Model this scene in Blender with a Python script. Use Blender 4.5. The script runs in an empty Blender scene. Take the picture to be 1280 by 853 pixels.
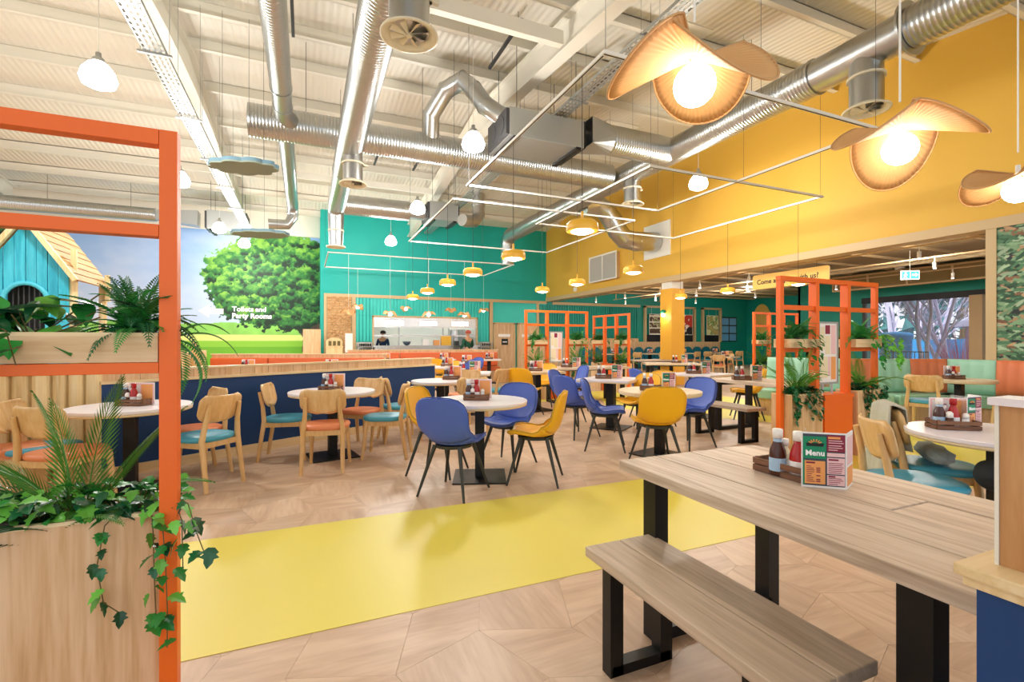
import bpy, bmesh, math, random
import numpy as np
from mathutils import Vector, Matrix, Euler
R = math.radians; PI = math.pi
random.seed(7); rng = np.random.RandomState(7)
C = bpy.context.scene.collection
S = bpy.context.scene
# ---------------------------------------------------------------- camera, world, lights, exposure
cam = bpy.data.cameras.new('camera'); camo = bpy.data.objects.new('camera', cam); C.objects.link(camo)
cam.sensor_width = 36; cam.lens = 16.9; cam.clip_start = .05; cam.clip_end = 200
camo.location = (0, 0, 1.32); camo.rotation_euler = (R(90), 0, R(-23.2)); S.camera = camo
W = bpy.data.worlds.new('world'); S.world = W; W.use_nodes = True
bg = W.node_tree.nodes['Background']; bg.inputs[0].default_value = (.90, .95, 1.0, 1); bg.inputs[1].default_value = 1.15
S.view_settings.view_transform = 'Standard'; S.view_settings.look = 'None'; S.view_settings.gamma = 1
S.view_settings.exposure = .25
S.cycles.max_bounces = 7; S.cycles.diffuse_bounces = 4; S.cycles.glossy_bounces = 4; S.cycles.transparent_max_bounces = 8
S.cycles.sample_clamp_indirect = 6; S.cycles.use_denoising = True; S.cycles.caustics_reflective = False; S.cycles.caustics_refractive = False
sun = bpy.data.lights.new('sun', 'SUN'); sun.energy = 3.2; sun.angle = .03; sun.color = (1, .96, .9); so = bpy.data.objects.new('sun', sun); C.objects.link(so); so.rotation_euler = (R(8), R(-48), 0)
HIGH_W = 190; DOME_W = 10; PLEAT_W = 3.5; SPOT_W = 14
# ---------------------------------------------------------------- mesh helper
class MB:
    def __init__(s): s.v = []; s.f = []; s.s = []
    def add(s, vs, fs, smooth=False, M=None):
        b = len(s.v)
        if M is not None: vs = [tuple(M @ Vector(p)) for p in vs]
        s.v += [tuple(p) for p in vs]; s.f += [tuple(b+i for i in f) for f in fs]; s.s += [smooth]*len(fs); return s
    def box(s, c, d, rz=0, M=None):
        x, y, z = d[0]/2, d[1]/2, d[2]/2; co, si = math.cos(rz), math.sin(rz)
        vs = [(c[0]+a*x*co-b*y*si, c[1]+a*x*si+b*y*co, c[2]+e*z) for e in (-1, 1) for a, b in ((-1,-1),(1,-1),(1,1),(-1,1))]
        return s.add(vs, [(3,2,1,0),(4,5,6,7),(0,1,5,4),(1,2,6,5),(2,3,7,6),(3,0,4,7)], False, M)
    def b2(s, x0, x1, y0, y1, z0, z1): return s.box(((x0+x1)/2, (y0+y1)/2, (z0+z1)/2), (abs(x1-x0), abs(y1-y0), abs(z1-z0)))
    def tube(s, pts, r, n=8, caps=True, smooth=True, sq=False):
        pts = [Vector(p) for p in pts]; m = len(pts); rs = r if isinstance(r, (list, tuple)) else [r]*m
        vs = []; up = None
        for i, p in enumerate(pts):
            t = (pts[min(i+1, m-1)]-pts[max(i-1, 0)]).normalized()
            if up is None: up = Vector((0,0,1)) if abs(t.z) < .9 else Vector((1,0,0))
            a = t.cross(up).normalized(); up = a.cross(t).normalized()
            for k in range(n):
                th = 2*PI*(k+.5*sq)/n; vs.append(p+a*math.cos(th)*rs[i]+up*math.sin(th)*rs[i])
        fs = [(i*n+k, i*n+(k+1)%n, (i+1)*n+(k+1)%n, (i+1)*n+k) for i in range(m-1) for k in range(n)]
        s.add(vs, fs, smooth)
        if caps: s.add(vs[:n], [tuple(range(n))[::-1]]); s.add(vs[-n:], [tuple(range(n))])
        return s
    def lathe(s, prof, n=24, c=(0,0,0), smooth=True, M=None):
        vs = []; m = len(prof)
        for r, z in prof:
            for k in range(n): th = 2*PI*k/n; vs.append((c[0]+r*math.cos(th), c[1]+r*math.sin(th), c[2]+z))
        fs = [(i*n+k, i*n+(k+1)%n, (i+1)*n+(k+1)%n, (i+1)*n+k) for i in range(m-1) for k in range(n)]
        s.add(vs, fs, smooth, M)
        if prof[0][0] > 1e-4: s.add(vs[:n], [tuple(range(n))[::-1]], False, M)
        if prof[-1][0] > 1e-4: s.add(vs[-n:], [tuple(range(n))], False, M)
        return s
    def prism(s, poly, z0, z1, M=None):
        n = len(poly); vs = [(x, y, z0) for x, y in poly]+[(x, y, z1) for x, y in poly]
        fs = [tuple(range(n))[::-1], tuple(range(n, 2*n))]+[(i, (i+1)%n, n+(i+1)%n, n+i) for i in range(n)]
        return s.add(vs, fs, False, M)
    def grid(s, fn, nu, nv, smooth=True, thick=0):
        P = [[Vector(fn(i/nu, j/nv)) for j in range(nv+1)] for i in range(nu+1)]
        vs = [p for row in P for p in row]; w = nv+1
        fs = [(i*w+j, (i+1)*w+j, (i+1)*w+j+1, i*w+j+1) for i in range(nu) for j in range(nv)]
        if thick:
            nn = []
            for i in range(nu+1):
                for j in range(nv+1):
                    a = P[min(i+1,nu)][j]-P[max(i-1,0)][j]; b = P[i][min(j+1,nv)]-P[i][max(j-1,0)]
                    c = a.cross(b); nn.append(c.normalized() if c.length > 1e-9 else Vector((0,0,1)))
            k = len(vs); vs = vs+[p-q*thick for p, q in zip(vs, nn)]
            fs = fs+[tuple(k+i for i in f[::-1]) for f in fs]
            e = [i*w for i in range(nu+1)]+[nu*w+j for j in range(1, w)]+[i*w+nv for i in range(nu-1, -1, -1)]+[j for j in range(nv-1, 0, -1)]
            for q in range(len(e)): a, b = e[q], e[(q+1)%len(e)]; fs.append((b, a, k+a, k+b))
        return s.add(vs, fs, smooth)
    def mesh(s, name, mat=None, bevel=0, fix=True):
        me = bpy.data.meshes.new(name); me.from_pydata(s.v, [], s.f)
        me.polygons.foreach_set('use_smooth', s.s)
        if bevel or fix:
            bm = bmesh.new(); bm.from_mesh(me)
            if bevel: bmesh.ops.bevel(bm, geom=[e for e in bm.edges if len(e.link_faces) == 2 and e.calc_face_angle(0) > .5], offset=bevel, segments=2, affect='EDGES', profile=.6)
            bmesh.ops.recalc_face_normals(bm, faces=bm.faces); bm.to_mesh(me); bm.free()
        if mat: me.materials.append(mat)
        return me
    def build(s, name, mat, parent=None, loc=(0,0,0), rot=(0,0,0), bevel=0, fix=True):
        return put(name, s.mesh(name, mat, bevel, fix), parent, loc, rot)
def put(name, me, parent=None, loc=(0,0,0), rot=(0,0,0), sc=None):
    o = bpy.data.objects.new(name, me); C.objects.link(o); o.parent = parent; o.location = loc; o.rotation_euler = rot
    if sc: o.scale = sc
    return o
def tag(o, label, cat, group=None, kind=None):
    o['label'] = label; o['category'] = cat
    if group: o['group'] = group
    if kind: o['kind'] = kind
    return o
def thing(name, label, cat, loc=(0,0,0), rz=0, group=None):
    o = bpy.data.objects.new(name, None); C.objects.link(o); o.empty_display_size = .1
    o.location = loc; o.rotation_euler = (0, 0, rz); return tag(o, label, cat, group)
def struct(o, label=None):
    o['kind'] = 'structure'
    if label: o['label'] = label
    return o
KIDS = {}
def kids(o): return [c for c in bpy.data.objects if c.parent == o]
def dup(root, loc, rz, label, group=None, _c={}):
    if root.name not in _c:
        _c[root.name] = [(c, kids(c)) for c in kids(root)]
    r = root.copy(); C.objects.link(r); r.location = loc; r.rotation_euler = (0, 0, rz); r['label'] = label
    if group: r['group'] = group
    for c, gs in _c[root.name]:
        k = c.copy(); C.objects.link(k); k.parent = r
        for g in gs: h = g.copy(); C.objects.link(h); h.parent = k
    return r
class Proto:   # the first placing moves the prototype itself, later ones copy it
    def __init__(s, root): s.r = root; s.used = False; s.k = [(c, kids(c)) for c in kids(root)]
    def __call__(s, x, y, rz, label, group=None, z=0):
        if not s.used:
            s.used = True; r = s.r; r.location = (x, y, z); r.rotation_euler = (0, 0, rz); r['label'] = label
            if group: r['group'] = group
            return r
        return dup(s.r, (x, y, z), rz, label, group)
# ---------------------------------------------------------------- materials
def newmat(name):
    m = bpy.data.materials.new(name); m.use_nodes = True; nt = m.node_tree; return m, nt, nt.nodes['Principled BSDF']
def rgb(h):
    h = h.lstrip('#'); c = [int(h[i:i+2], 16)/255 for i in (0, 2, 4)]
    return tuple(x/12.92 if x <= .04045 else ((x+.055)/1.055)**2.4 for x in c)+(1,)
def plain(name, col, rough=.5, metal=0, bump=0, bscale=60, var=0, emit=0, spec=.5, coat=0):
    m, nt, b = newmat(name); c = rgb(col) if isinstance(col, str) else col
    b.inputs['Base Color'].default_value = c; b.inputs['Roughness'].default_value = rough; b.inputs['Metallic'].default_value = metal
    b.inputs['Specular IOR Level'].default_value = spec; b.inputs['Coat Weight'].default_value = coat
    if emit: b.inputs['Emission Color'].default_value = c; b.inputs['Emission Strength'].default_value = emit
    if bump:
        t = nt.nodes.new('ShaderNodeTexCoord'); n = nt.nodes.new('ShaderNodeTexNoise'); n.inputs['Scale'].default_value = bscale; n.inputs['Detail'].default_value = 3
        u = nt.nodes.new('ShaderNodeBump'); u.inputs['Strength'].default_value = bump; u.inputs['Distance'].default_value = .01
        nt.links.new(t.outputs['Object'], n.inputs['Vector']); nt.links.new(n.outputs['Fac'], u.inputs['Height']); nt.links.new(u.outputs['Normal'], b.inputs['Normal'])
    if var:
        oi = nt.nodes.new('ShaderNodeObjectInfo'); h = nt.nodes.new('ShaderNodeHueSaturation'); mr = nt.nodes.new('ShaderNodeMapRange')
        mr.inputs['To Min'].default_value = 1-var; mr.inputs['To Max'].default_value = 1+var; h.inputs['Color'].default_value = c
        nt.links.new(oi.outputs['Random'], mr.inputs['Value']); nt.links.new(mr.outputs['Result'], h.inputs['Value']); nt.links.new(h.outputs['Color'], b.inputs['Base Color'])
    return m
def wood(name, cols, scale=(1.2, 14, 14), rough=.5, var=.1, det=5, bump=.15, knots=0):
    m, nt, b = newmat(name); N = nt.nodes.new; L = nt.links.new
    t = N('ShaderNodeTexCoord'); oi = N('ShaderNodeObjectInfo'); mp = N('ShaderNodeMapping'); mp.inputs['Scale'].default_value = scale
    va = N('ShaderNodeVectorMath'); va.operation = 'SCALE'; cb = N('ShaderNodeCombineXYZ')
    for i in range(3): L(oi.outputs['Random'], cb.inputs[i])
    L(cb.outputs[0], va.inputs[0]); va.inputs['Scale'].default_value = 37
    ad = N('ShaderNodeVectorMath'); L(t.outputs['Object'], mp.inputs['Vector']); L(mp.outputs[0], ad.inputs[0]); L(va.outputs[0], ad.inputs[1])
    n1 = N('ShaderNodeTexNoise'); n1.inputs['Scale'].default_value = 1; n1.inputs['Detail'].default_value = det; n1.inputs['Distortion'].default_value = 1.2
    n2 = N('ShaderNodeTexNoise'); n2.inputs['Scale'].default_value = 6; n2.inputs['Detail'].default_value = 3
    L(ad.outputs[0], n1.inputs['Vector']); L(ad.outputs[0], n2.inputs['Vector'])
    mx = N('ShaderNodeMath'); mx.operation = 'MULTIPLY_ADD'; mx.inputs[1].default_value = .35; L(n2.outputs['Fac'], mx.inputs[0]); 
    sc = N('ShaderNodeMath'); sc.operation = 'MULTIPLY'; sc.inputs[1].default_value = .75; L(n1.outputs['Fac'], sc.inputs[0]); L(sc.outputs[0], mx.inputs[2])
    cr = N('ShaderNodeValToRGB'); L(mx.outputs[0], cr.inputs[0]); el = cr.color_ramp.elements
    el[0].position = .36; el[0].color = rgb(cols[0]); el[1].position = .66; el[1].color = rgb(cols[-1])
    if len(cols) > 2: e = el.new(.5); e.color = rgb(cols[1])
    h = N('ShaderNodeHueSaturation'); mr = N('ShaderNodeMapRange'); mr.inputs['To Min'].default_value = 1-var; mr.inputs['To Max'].default_value = 1+var
    L(oi.outputs['Random'], mr.inputs['Value']); L(mr.outputs['Result'], h.inputs['Value']); L(cr.outputs[0], h.inputs['Color']); L(h.outputs[0], b.inputs['Base Color'])
    b.inputs['Roughness'].default_value = rough
    u = N('ShaderNodeBump'); u.inputs['Strength'].default_value = bump; u.inputs['Distance'].default_value = .004; L(mx.outputs[0], u.inputs['Height']); L(u.outputs[0], b.inputs['Normal'])
    return m
M = dict(
 white=plain('white_paint', '#EEEBE2', .5), steelwhite=plain('painted_steel', '#E9E5D8', .45), teal=plain('teal_paint', '#10ADA4', .55, bump=.05), tealdark=plain('dark_teal_paint', '#0A9384', .55),
 teallight=plain('light_teal_panel', '#35C9BE', .5), yellowwall=plain('mustard_paint', '#E5B444', .6, bump=.04), yellowcol=plain('amber_paint', '#F2B233', .5),
 orange=plain('orange_frame_paint', '#F06A12', .42), vinyl=plain('yellow_vinyl', '#EEDF5E', .42, bump=.03, bscale=25), navy=plain('navy_cladding', '#023B74', .5, bump=.03),
 galv=plain('galvanised_steel', (.50, .51, .50, 1), .3, 1), galvdull=plain('dull_galvanised_steel', (.46, .48, .48, 1), .42, .9), chrome=plain('stainless_steel', (.6, .61, .62, 1), .25, 1),
 black=plain('black_steel', '#141212', .42, .3), blackp=plain('black_plastic', '#181818', .5), cream=plain('cream_plastic', '#E6DCC0', .45), darkgrey=plain('dark_grey', '#3B3B3D', .5),
 legdark=plain('charcoal_metal', '#3A3C36', .4, .4), blue=plain('cobalt_vinyl', '#4663BE', .42, bump=.04, bscale=250), yellow=plain('mustard_vinyl', '#F2B41C', .42, bump=.04, bscale=250),
 skyblue=plain('sky_blue_vinyl', '#49A5C2', .38), coral=plain('coral_vinyl', '#E58C5E', .42), rust=plain('rust_orange_vinyl', '#DC6C3A', .45), mint=plain('mint_vinyl', '#A5D9BE', .5, bump=.05, bscale=30), salmon=plain('salmon_vinyl', '#E67F52', .5, bump=.05, bscale=30),
 deepteal=plain('deep_teal_vinyl', '#0F6F82', .5), laminate=plain('white_laminate', '#EDE6EC', .3), plybirch=plain('birch_edge', '#DFC9A0', .5),
 oak=wood('oak_veneer', ['#C79A69', '#D9B083', '#E6C29A'], (14, 14, .9)), oakh=wood('oak_lengthwise', ['#CFA676', '#DDBB8C', '#E8CCA2'], (.9, 14, 14)), chairwood=wood('chair_beech', ['#CFA263', '#DAB075', '#E4BF89'], (9, 9, 1.5), .4, .04),
 pine=wood('pale_pine', ['#DBB87C', '#E8CC95', '#F0DAA9'], (12, 12, .8), .5, .08), birchcap=wood('birch_cap', ['#DDBD86', '#E9CE9C', '#EFD9AE'], (.8, 12, 12), .45, .04),
 greyply=wood('weathered_planks', ['#AF9880', '#C9B39C', '#DDCBB7'], (20, 1.0, 20), .5, .07, 6, .3), benchwood=wood('bench_planks', ['#A08E78', '#B9A48C', '#CBB69F'], (13, .9, 13), .45, .1, 6, .2),
 floor=wood('floor_tile_oak', ['#C3A387', '#D0B195', '#DDC1A6'], (1.0, 7, 7), .38, .06, 5, .05), cratewood=wood('dark_crate_wood', ['#4E3220', '#6E4830', '#855A3C'], (2, 30, 30), .6, .1),
 divider=wood('brown_oak_laminate', ['#96602F', '#B7824C', '#CB9A68'], (9, 9, 1.1), .5, 0, 6), playblue=wood('turquoise_stained_planks', ['#1F9FBC', '#2FB2CC', '#46C3DA'], (14, 14, 1), .5, .07), roofboard=wood('larch_roof_boards', ['#A87C44', '#C0955A', '#CDA66C'], (14, 1, 14), .6, .1),
 bulb=plain('lit_bulb', (1, .96, .9, 1), .3, emit=14), bulbwarm=plain('lit_warm_bulb', (1, .9, .74, 1), .3, emit=9), glass=None,
 wicker=plain('straw_pleats', '#D9A56B', .7, bump=.1), wickertrim=plain('straw_trim', '#C89A66', .7), wickertop=plain('cream_pleats', '#E6D6C0', .7), dome=plain('yellow_enamel', '#F0B83C', .35),
 leaf=plain('green_leaf', '#2F8A38', .32, var=.4), leafdark=plain('dark_leaf', '#1B6136', .3, var=.5), leaflight=plain('light_leaf', '#6DBB45', .38, var=.3), palm=plain('palm_leaf', '#4E8A2C', .45, var=.35), stem=plain('plant_stem', '#6B5B2E', .6), soil=plain('dark_soil', '#2A1E14', .9),
 red=plain('ketchup_red', '#B01B1A', .25), brown=plain('brown_sauce', '#4A2416', .25), capw=plain('white_cap', '#F4F0EA', .4), labelblue=plain('pale_blue_label', '#A9C8E2', .5), sauce=plain('cream_sauce', '#EFE3C0', .35), 
 paper=plain('white_card', '#F6F2F0', .5), green=plain('print_green', '#0E8A62', .5), maroon=plain('print_maroon', '#8C2340', .5), pink=plain('print_pink', '#F1C9CB', .5), peach=plain('print_peach', '#F0A560', .5), slate=plain('print_slate', '#3B4654', .5), ink=plain('print_ink', '#3A2A24', .6), whiteink=plain('white_lettering', '#FFFFFF', .5),
 cloud=plain('grey_felt', '#8F9A8C', .9), cloudrim=plain('blue_grey_felt', '#6F90A0', .9), skin=plain('skin', '#D9A27E', .6), cloth=plain('grey_cloth', '#B9B7A8', .9, bump=.2, bscale=40), denim=plain('grey_blue_cloth', '#A3B0B5', .9, bump=.2, bscale=40), darkcloth=plain('black_cloth', '#1E2226', .8), greencloth=plain('dark_green_cloth', '#12533C', .8), bluecloth=plain('navy_cloth', '#16345A', .8), hair=plain('dark_hair', '#2A1C14', .8), capred=plain('terracotta_cloth', '#B5503C', .8),
 lowceil=plain('taupe_soffit', '#A08C6C', .7), beige=plain('beige_trim', '#CDB083', .5), darkband=plain('dark_blind_box', '#15161E', .5),
 bark=plain('pale_lilac_bark', '#E4DCF4', .8), twig=plain('pink_twigs', '#D97FB4', .8), fenceblue=plain('blue_hoarding', '#1F9FE0', .6), evergreen=plain('dark_teal_evergreen', '#3B7F86', .9), hutroof=plain('pale_hut_roof', '#C8C6E0', .8), groundout=plain('wet_paving', '#6F86B0', .7),  # evergreen foliage is one even dark teal
 exitgreen=plain('exit_sign_green', (.05, .8, .45, 1), .4, emit=1.6), exitwhite=plain('exit_sign_white', (1, 1, 1, 1), .4, emit=2.0), signyellow=plain('sign_yellow', '#F6C768', .5),
)
def acrylic():
    m, nt, b = newmat('clear_acrylic'); b.inputs['Roughness'].default_value = .05; b.inputs['Alpha'].default_value = .18; b.inputs['Base Color'].default_value = (.95, .97, 1, 1); return m
M['acrylic'] = acrylic()
def pane_mat():
    m, nt, b = newmat('window_glass'); b.inputs['Roughness'].default_value = .02; b.inputs['Alpha'].default_value = .1; b.inputs['Base Color'].default_value = (.85, .93, 1, 1); return m
M['pane'] = pane_mat()
def corrugated(name, col, axis, freq, strength=.5, dist=.02):
    m, nt, b = newmat(name); N = nt.nodes.new; L = nt.links.new
    b.inputs['Base Color'].default_value = rgb(col); b.inputs['Roughness'].default_value = .5
    t = N('ShaderNodeTexCoord'); w = N('ShaderNodeTexWave'); w.bands_direction = axis; w.inputs['Scale'].default_value = freq
    u = N('ShaderNodeBump'); u.inputs['Strength'].default_value = strength; u.inputs['Distance'].default_value = dist
    L(t.outputs['Object'], w.inputs['Vector']); L(w.outputs['Fac'], u.inputs['Height']); L(u.outputs[0], b.inputs['Normal']); return m
M['liner'] = corrugated('white_roof_liner', '#E6E2D6', 'X', 2.6)
def vcol_mat(name, rough=.6, nscale=0):
    m, nt, b = newmat(name); a = nt.nodes.new('ShaderNodeVertexColor'); a.layer_name = 'print'; nt.links.new(a.outputs['Color'], b.inputs['Base Color']); b.inputs['Roughness'].default_value = rough; return m
M['printed'] = vcol_mat('printed_vinyl')
def text(body, size, mat, loc, rot, parent=None, name='lettering', ext=.002, align='LEFT', bold=0, sx=1):
    cu = bpy.data.curves.new(name, 'FONT'); cu.body = body; cu.size = size; cu.extrude = ext; cu.align_x = align; cu.offset = bold; cu.resolution_u = 3
    cu.materials.append(mat); o = bpy.data.objects.new(name, cu); C.objects.link(o); o.location = loc; o.rotation_euler = rot; o.scale = (sx, 1, 1)
    bpy.context.view_layer.update(); me = bpy.data.meshes.new_from_object(o.evaluated_get(bpy.context.evaluated_depsgraph_get())); bpy.data.objects.remove(o)
    o = put(name, me, parent, loc, rot); o.scale = (sx, 1, 1); return o
def printed_grid(name, nx, nz, fn, w, h, flip=False):
    """a flat printed sheet in the local XZ plane (normal -Y), colours per vertex from fn(x, z) in linear rgb"""
    xs = np.linspace(0, w, nx+1); zs = np.linspace(0, h, nz+1); X, Z = np.meshgrid(xs, zs)
    co = np.stack([X, np.zeros_like(X), Z], -1).reshape(-1, 3); i = np.arange(nx*nz); r = i//nx; c = i % nx; b = r*(nx+1)+c
    q = np.stack([b, b+1, b+nx+2, b+nx+1], -1)
    me = bpy.data.meshes.new(name); me.vertices.add(len(co)); me.vertices.foreach_set('co', co.ravel().astype('f'))
    me.loops.add(q.size); me.loops.foreach_set('vertex_index', q.ravel().astype('i')); me.polygons.add(len(q)); me.polygons.foreach_set('loop_start', (np.arange(len(q))*4).astype('i'))
    me.update(calc_edges=True); me.validate()
    col = np.ones((len(co), 4), 'f'); col[:, :3] = fn(X, Z).reshape(-1, 3)
    a = me.color_attributes.new('print', 'FLOAT_COLOR', 'POINT'); a.data.foreach_set('color', col.ravel()); me.materials.append(M['printed']); return me
def vnoise(X, Z, f, seed, octs=4):
    out = np.zeros_like(X); amp = 1; tot = 0
    for o in range(octs):
        r = np.random.RandomState(seed+o); G = r.rand(512, 512); x = X*f*2**o+17.3; z = Z*f*2**o+9.1
        xi = np.floor(x).astype(int); zi = np.floor(z).astype(int); fx = x-xi; fz = z-zi; fx = fx*fx*(3-2*fx); fz = fz*fz*(3-2*fz)
        g = lambda a, b: G[a % 512, b % 512]
        out += amp*((g(xi, zi)*(1-fx)+g(xi+1, zi)*fx)*(1-fz)+(g(xi, zi+1)*(1-fx)+g(xi+1, zi+1)*fx)*fz); tot += amp; amp *= .55
    return out/tot
L3 = lambda h: np.array(rgb(h)[:3])
# ---------------------------------------------------------------- the setting
UY = 10.0; VB = 19.4; VM = 20.3
roofz = lambda v: 7.15-.105*abs(v-11)
b = MB().b2(-15, 24, -3, 24, -.12, -.006); fl = struct(b.build('floor', plain('floor_base', '#C8A98C', .45)), 'pale oak patterned floor with yellow path')
# skewed parquet tiles: four shapes repeat on a lattice
TS = .40; A = .075
def lat(i, j): return (i*TS+A*(-1)**j, j*TS+A*(-1)**i)
tm = {}
for pi_ in (0, 1):
    for pj in (0, 1):
        q = [lat(pi_+a, pj+b_) for a, b_ in ((0,0),(1,0),(1,1),(0,1))]; cx = sum(p[0] for p in q)/4; cy = sum(p[1] for p in q)/4
        q = [((x-cx)*.9965, (y-cy)*.9965) for x, y in q]
        for rot in (0, 1):
            # the second mesh is turned a quarter so that its grain runs across
            qq = q if rot == 0 else [(y, -x) for x, y in q]
            tm[pi_, pj, rot] = (MB().prism(qq, -.006, 0).mesh('tile', M['floor'], fix=True), cx-pi_*TS, cy-pj*TS)
def on_yellow(x, y): return (2.8 < y < 3.28 and x < 8.7)
cells = []
for i in range(-16, 30):
    for j in range(0, 32):
        x, y = (i+.5)*TS, (j+.5)*TS; f = y*.919+x*.394; s_ = x*.919-y*.394
        if f < .7 or abs(s_)/f > 1.15 or x > 9.8: continue
        if on_yellow(x, y) : continue
        if y > 5.72+(x+1.74)*.578+.3 and x < 2.0: continue
        cells.append((f*f+s_*s_, i, j))
cells.sort(); rest = MB()
for n, (d, i, j) in enumerate(cells):
    me, dx, dy = tm[i % 2, j % 2, (i+j) % 2 if random.random() < .8 else 0]; rot = 0
    key = [k for k in tm if tm[k][0] == me][0][2]
    if n < 300: put('tile', me, fl, (i*TS+dx, j*TS+dy, 0), (0, 0, PI/2 if key else 0))
    elif d < 14**2:
        q = [lat(i+a, j+b_) for a, b_ in ((0,0),(1,0),(1,1),(0,1))]; cx = sum(p[0] for p in q)/4; cy = sum(p[1] for p in q)/4
        rest.prism([(cx+(x-cx)*.994, cy+(y-cy)*.994) for x, y in q], -.006, 0)
o = rest.build('distant_tiles', M['floor'], fl); o['kind'] = 'stuff'
b = MB()
b.prism([(-9, 2.35), (9.2, 2.35), (9.2, 3.73), (-9, 3.73)], .0005, .0025)
o = b.build('vinyl_strip', M['vinyl'], fl); o['label'] = 'straight pale yellow vinyl path across the floor'
b = MB(); n = 20
pts = [(7.2, 3.73), (9.2, 3.73), (9.2, 8.2)]+[(9.2-2.6*(1-math.cos(t)), 8.2+2.6*math.sin(t)) for t in [k*PI/16 for k in range(1, 9)]]+[(3.8, 10.8), (3.8, 9.3), (6.2, 9.3), (5.6, 8.2), (5.9, 6.9), (6.9, 5.6)]
b.prism(pts, .0006, .0024); o = b.build('vinyl_strip', M['vinyl'], fl); o['label'] = 'curving pale yellow vinyl path under the far tables'
# roof: ribbed liner, purlins, portal beams
b = MB()
for v0, v1 in ((-3, 11), (11, 21)):
    b.add([(-15, v0, roofz(v0)), (UY, v0, roofz(v0)), (UY, v1, roofz(v1)), (-15, v1, roofz(v1)), (-15, v0, roofz(v0)+.1), (UY, v0, roofz(v0)+.1), (UY, v1, roofz(v1)+.1), (-15, v1, roofz(v1)+.1)], [(0,1,2,3),(7,6,5,4),(0,4,5,1),(1,5,6,2),(2,6,7,3),(3,7,4,0)])
struct(b.build('ceiling', M['liner']), 'white ribbed metal roof liner')
pm = MB(); pm.b2(-15, UY, -.008, .008, -.24, 0); pm.b2(-15, UY, -.008, .09, -.012, 0); pm.b2(-15, UY, -.09, .008, -.24, -.228)
pmesh = pm.mesh('roof_purlin', M['steelwhite'])
v = -2.2
while v < 20.2:
    struct(put('roof_purlin', pmesh, None, (0, v, roofz(v)-.005))); v += 1.45
# translucent rooflight sheets and inspection boards between purlins
for u0, v0 in ((5.4, 3.3), (5.4, 6.2), (7.2, 10.5), (-.4, 4.8), (1.0, 13.6), (6.2, 13.4), (7.0, 1.9), (-4.8, 6.2)):
    zz = roofz(v0+.6)-.06; struct(MB().b2(u0, u0+1.0, v0, v0+1.2, zz-.02, zz).build('roof_panel', M['white']))
def beam(u, name, haunch=True):
    b = MB()
    for v0, v1 in ((-3, 4.5), (4.5, 9), (9, 11), (11, 13), (13, VB)):
        def d(v): return .62 if v < 0 else .50+ (.16*max(0, 1-abs(v-11)/2.0) if haunch else 0)
        for dz0, dz1, w in ((lambda v: .26+d(v), lambda v: .24+d(v), .24), (lambda v: .25+d(v), lambda v: .25, .022), (lambda v: .27, lambda v: .25, .24)):
            vs = [(u+s*w/2, v, roofz(v)-f(v)) for v in (v0, v1) for s, f in ((-1, dz0), (1, dz0), (1, dz1), (-1, dz1))]
            b.add(vs, [(0,1,2,3),(7,6,5,4),(0,4,5,1),(1,5,6,2),(2,6,7,3),(3,7,4,0)])
    return struct(b.build(name, M['steelwhite']), 'deep white steel portal beam')
for u in (-8.2, -2.1, 3.85): beam(u, 'roof_beam')
# lighter longitudinal ties
# walls
def wbox(name, mat, x0, x1, y0, y1, z0, z1, label=None, parent=None):
    o = MB().b2(x0, x1, y0, y1, z0, z1).build(name, mat, parent)
    return struct(o, label) if parent is None else o
wb = wbox('wall_back', M['teal'], .6, UY, VB, VB+.25, 3.02, 6.55, 'teal back wall above the kitchen counter')
wbox('left_return', M['teal'], .6, 2.38, VB, VB+.25, 0, 3.02, parent=wb)
wbox('right_lower_wall', M['teallight'], 6.72, UY, VB, VB+.25, 0, 3.02, parent=wb)
wbox('counter_front', M['oak'], 2.38, 6.72, VB, VB+.25, 0, 1.0, parent=wb)
wbox('over_hatch_panel', M['teallight'], 2.38, 6.72, VB, VB+.25, 2.3, 3.02, parent=wb)
wbox('wall_side_return', M['teal'], .5, .6, VB, VM+.2, 0, 6.55)
wy = MB(); wy.b2(UY, UY+.3, -3, VB+.2, 3.26, 7.3); wr = struct(wy.build('wall_right', M['yellowwall']), 'tall mustard yellow wall above the wide opening')
struct(MB().b2(UY-.03, UY+.33, -3, VB, 3.10, 3.26).build('trim_1', M['beige']), 'beige board along the lower edge of the yellow wall')
struct(MB().b2(UY-.02, UY+.33, 3.95, 4.08, 0, 3.26).build('trim_2', M['beige']))
wbox('wall_back_right', M['tealdark'], UY, 22.5, VB, VB+.25, 0, 3.68, 'dark teal wall behind the far seats')
wbox('wall_far_right', M['tealdark'], 22.5, 22.7, 13.0, VB, 0, 3.68)
wbox('wall_step', M['tealdark'], 18, 22.7, 13.0, 13.1, 0, 3.68); wbox('wall_window_end', M['tealdark'], 18, 18.2, 10.7, 13.1, 0, 2.8)
wbox('wall_window_side', M['tealdark'], 18, 18.2, -2, 13.1, 2.8, 3.68, 'teal band over the big windows')
wbox('ceiling_low', M['lowceil'], UY+.3, 23, -3, VB, 3.62, 3.7, 'low taupe ceiling of the side room')
# back wall trims
k = 3
for x0, x1, z0, z1 in ((.62, UY, 3.0, 3.12), (.62, .72, 0, 3.0), (1.62, 1.76, 0, 3.0), (7.25, 7.4, 0, 3.0), (9.5, 9.62, 0, 3.0), (UY+.3, 15.2, 2.98, 3.1)):
    struct(MB().b2(x0, x1, VB-.05, VB-.002, z0, z1).build('trim_%d' % k, M['beige'])); k += 1
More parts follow.
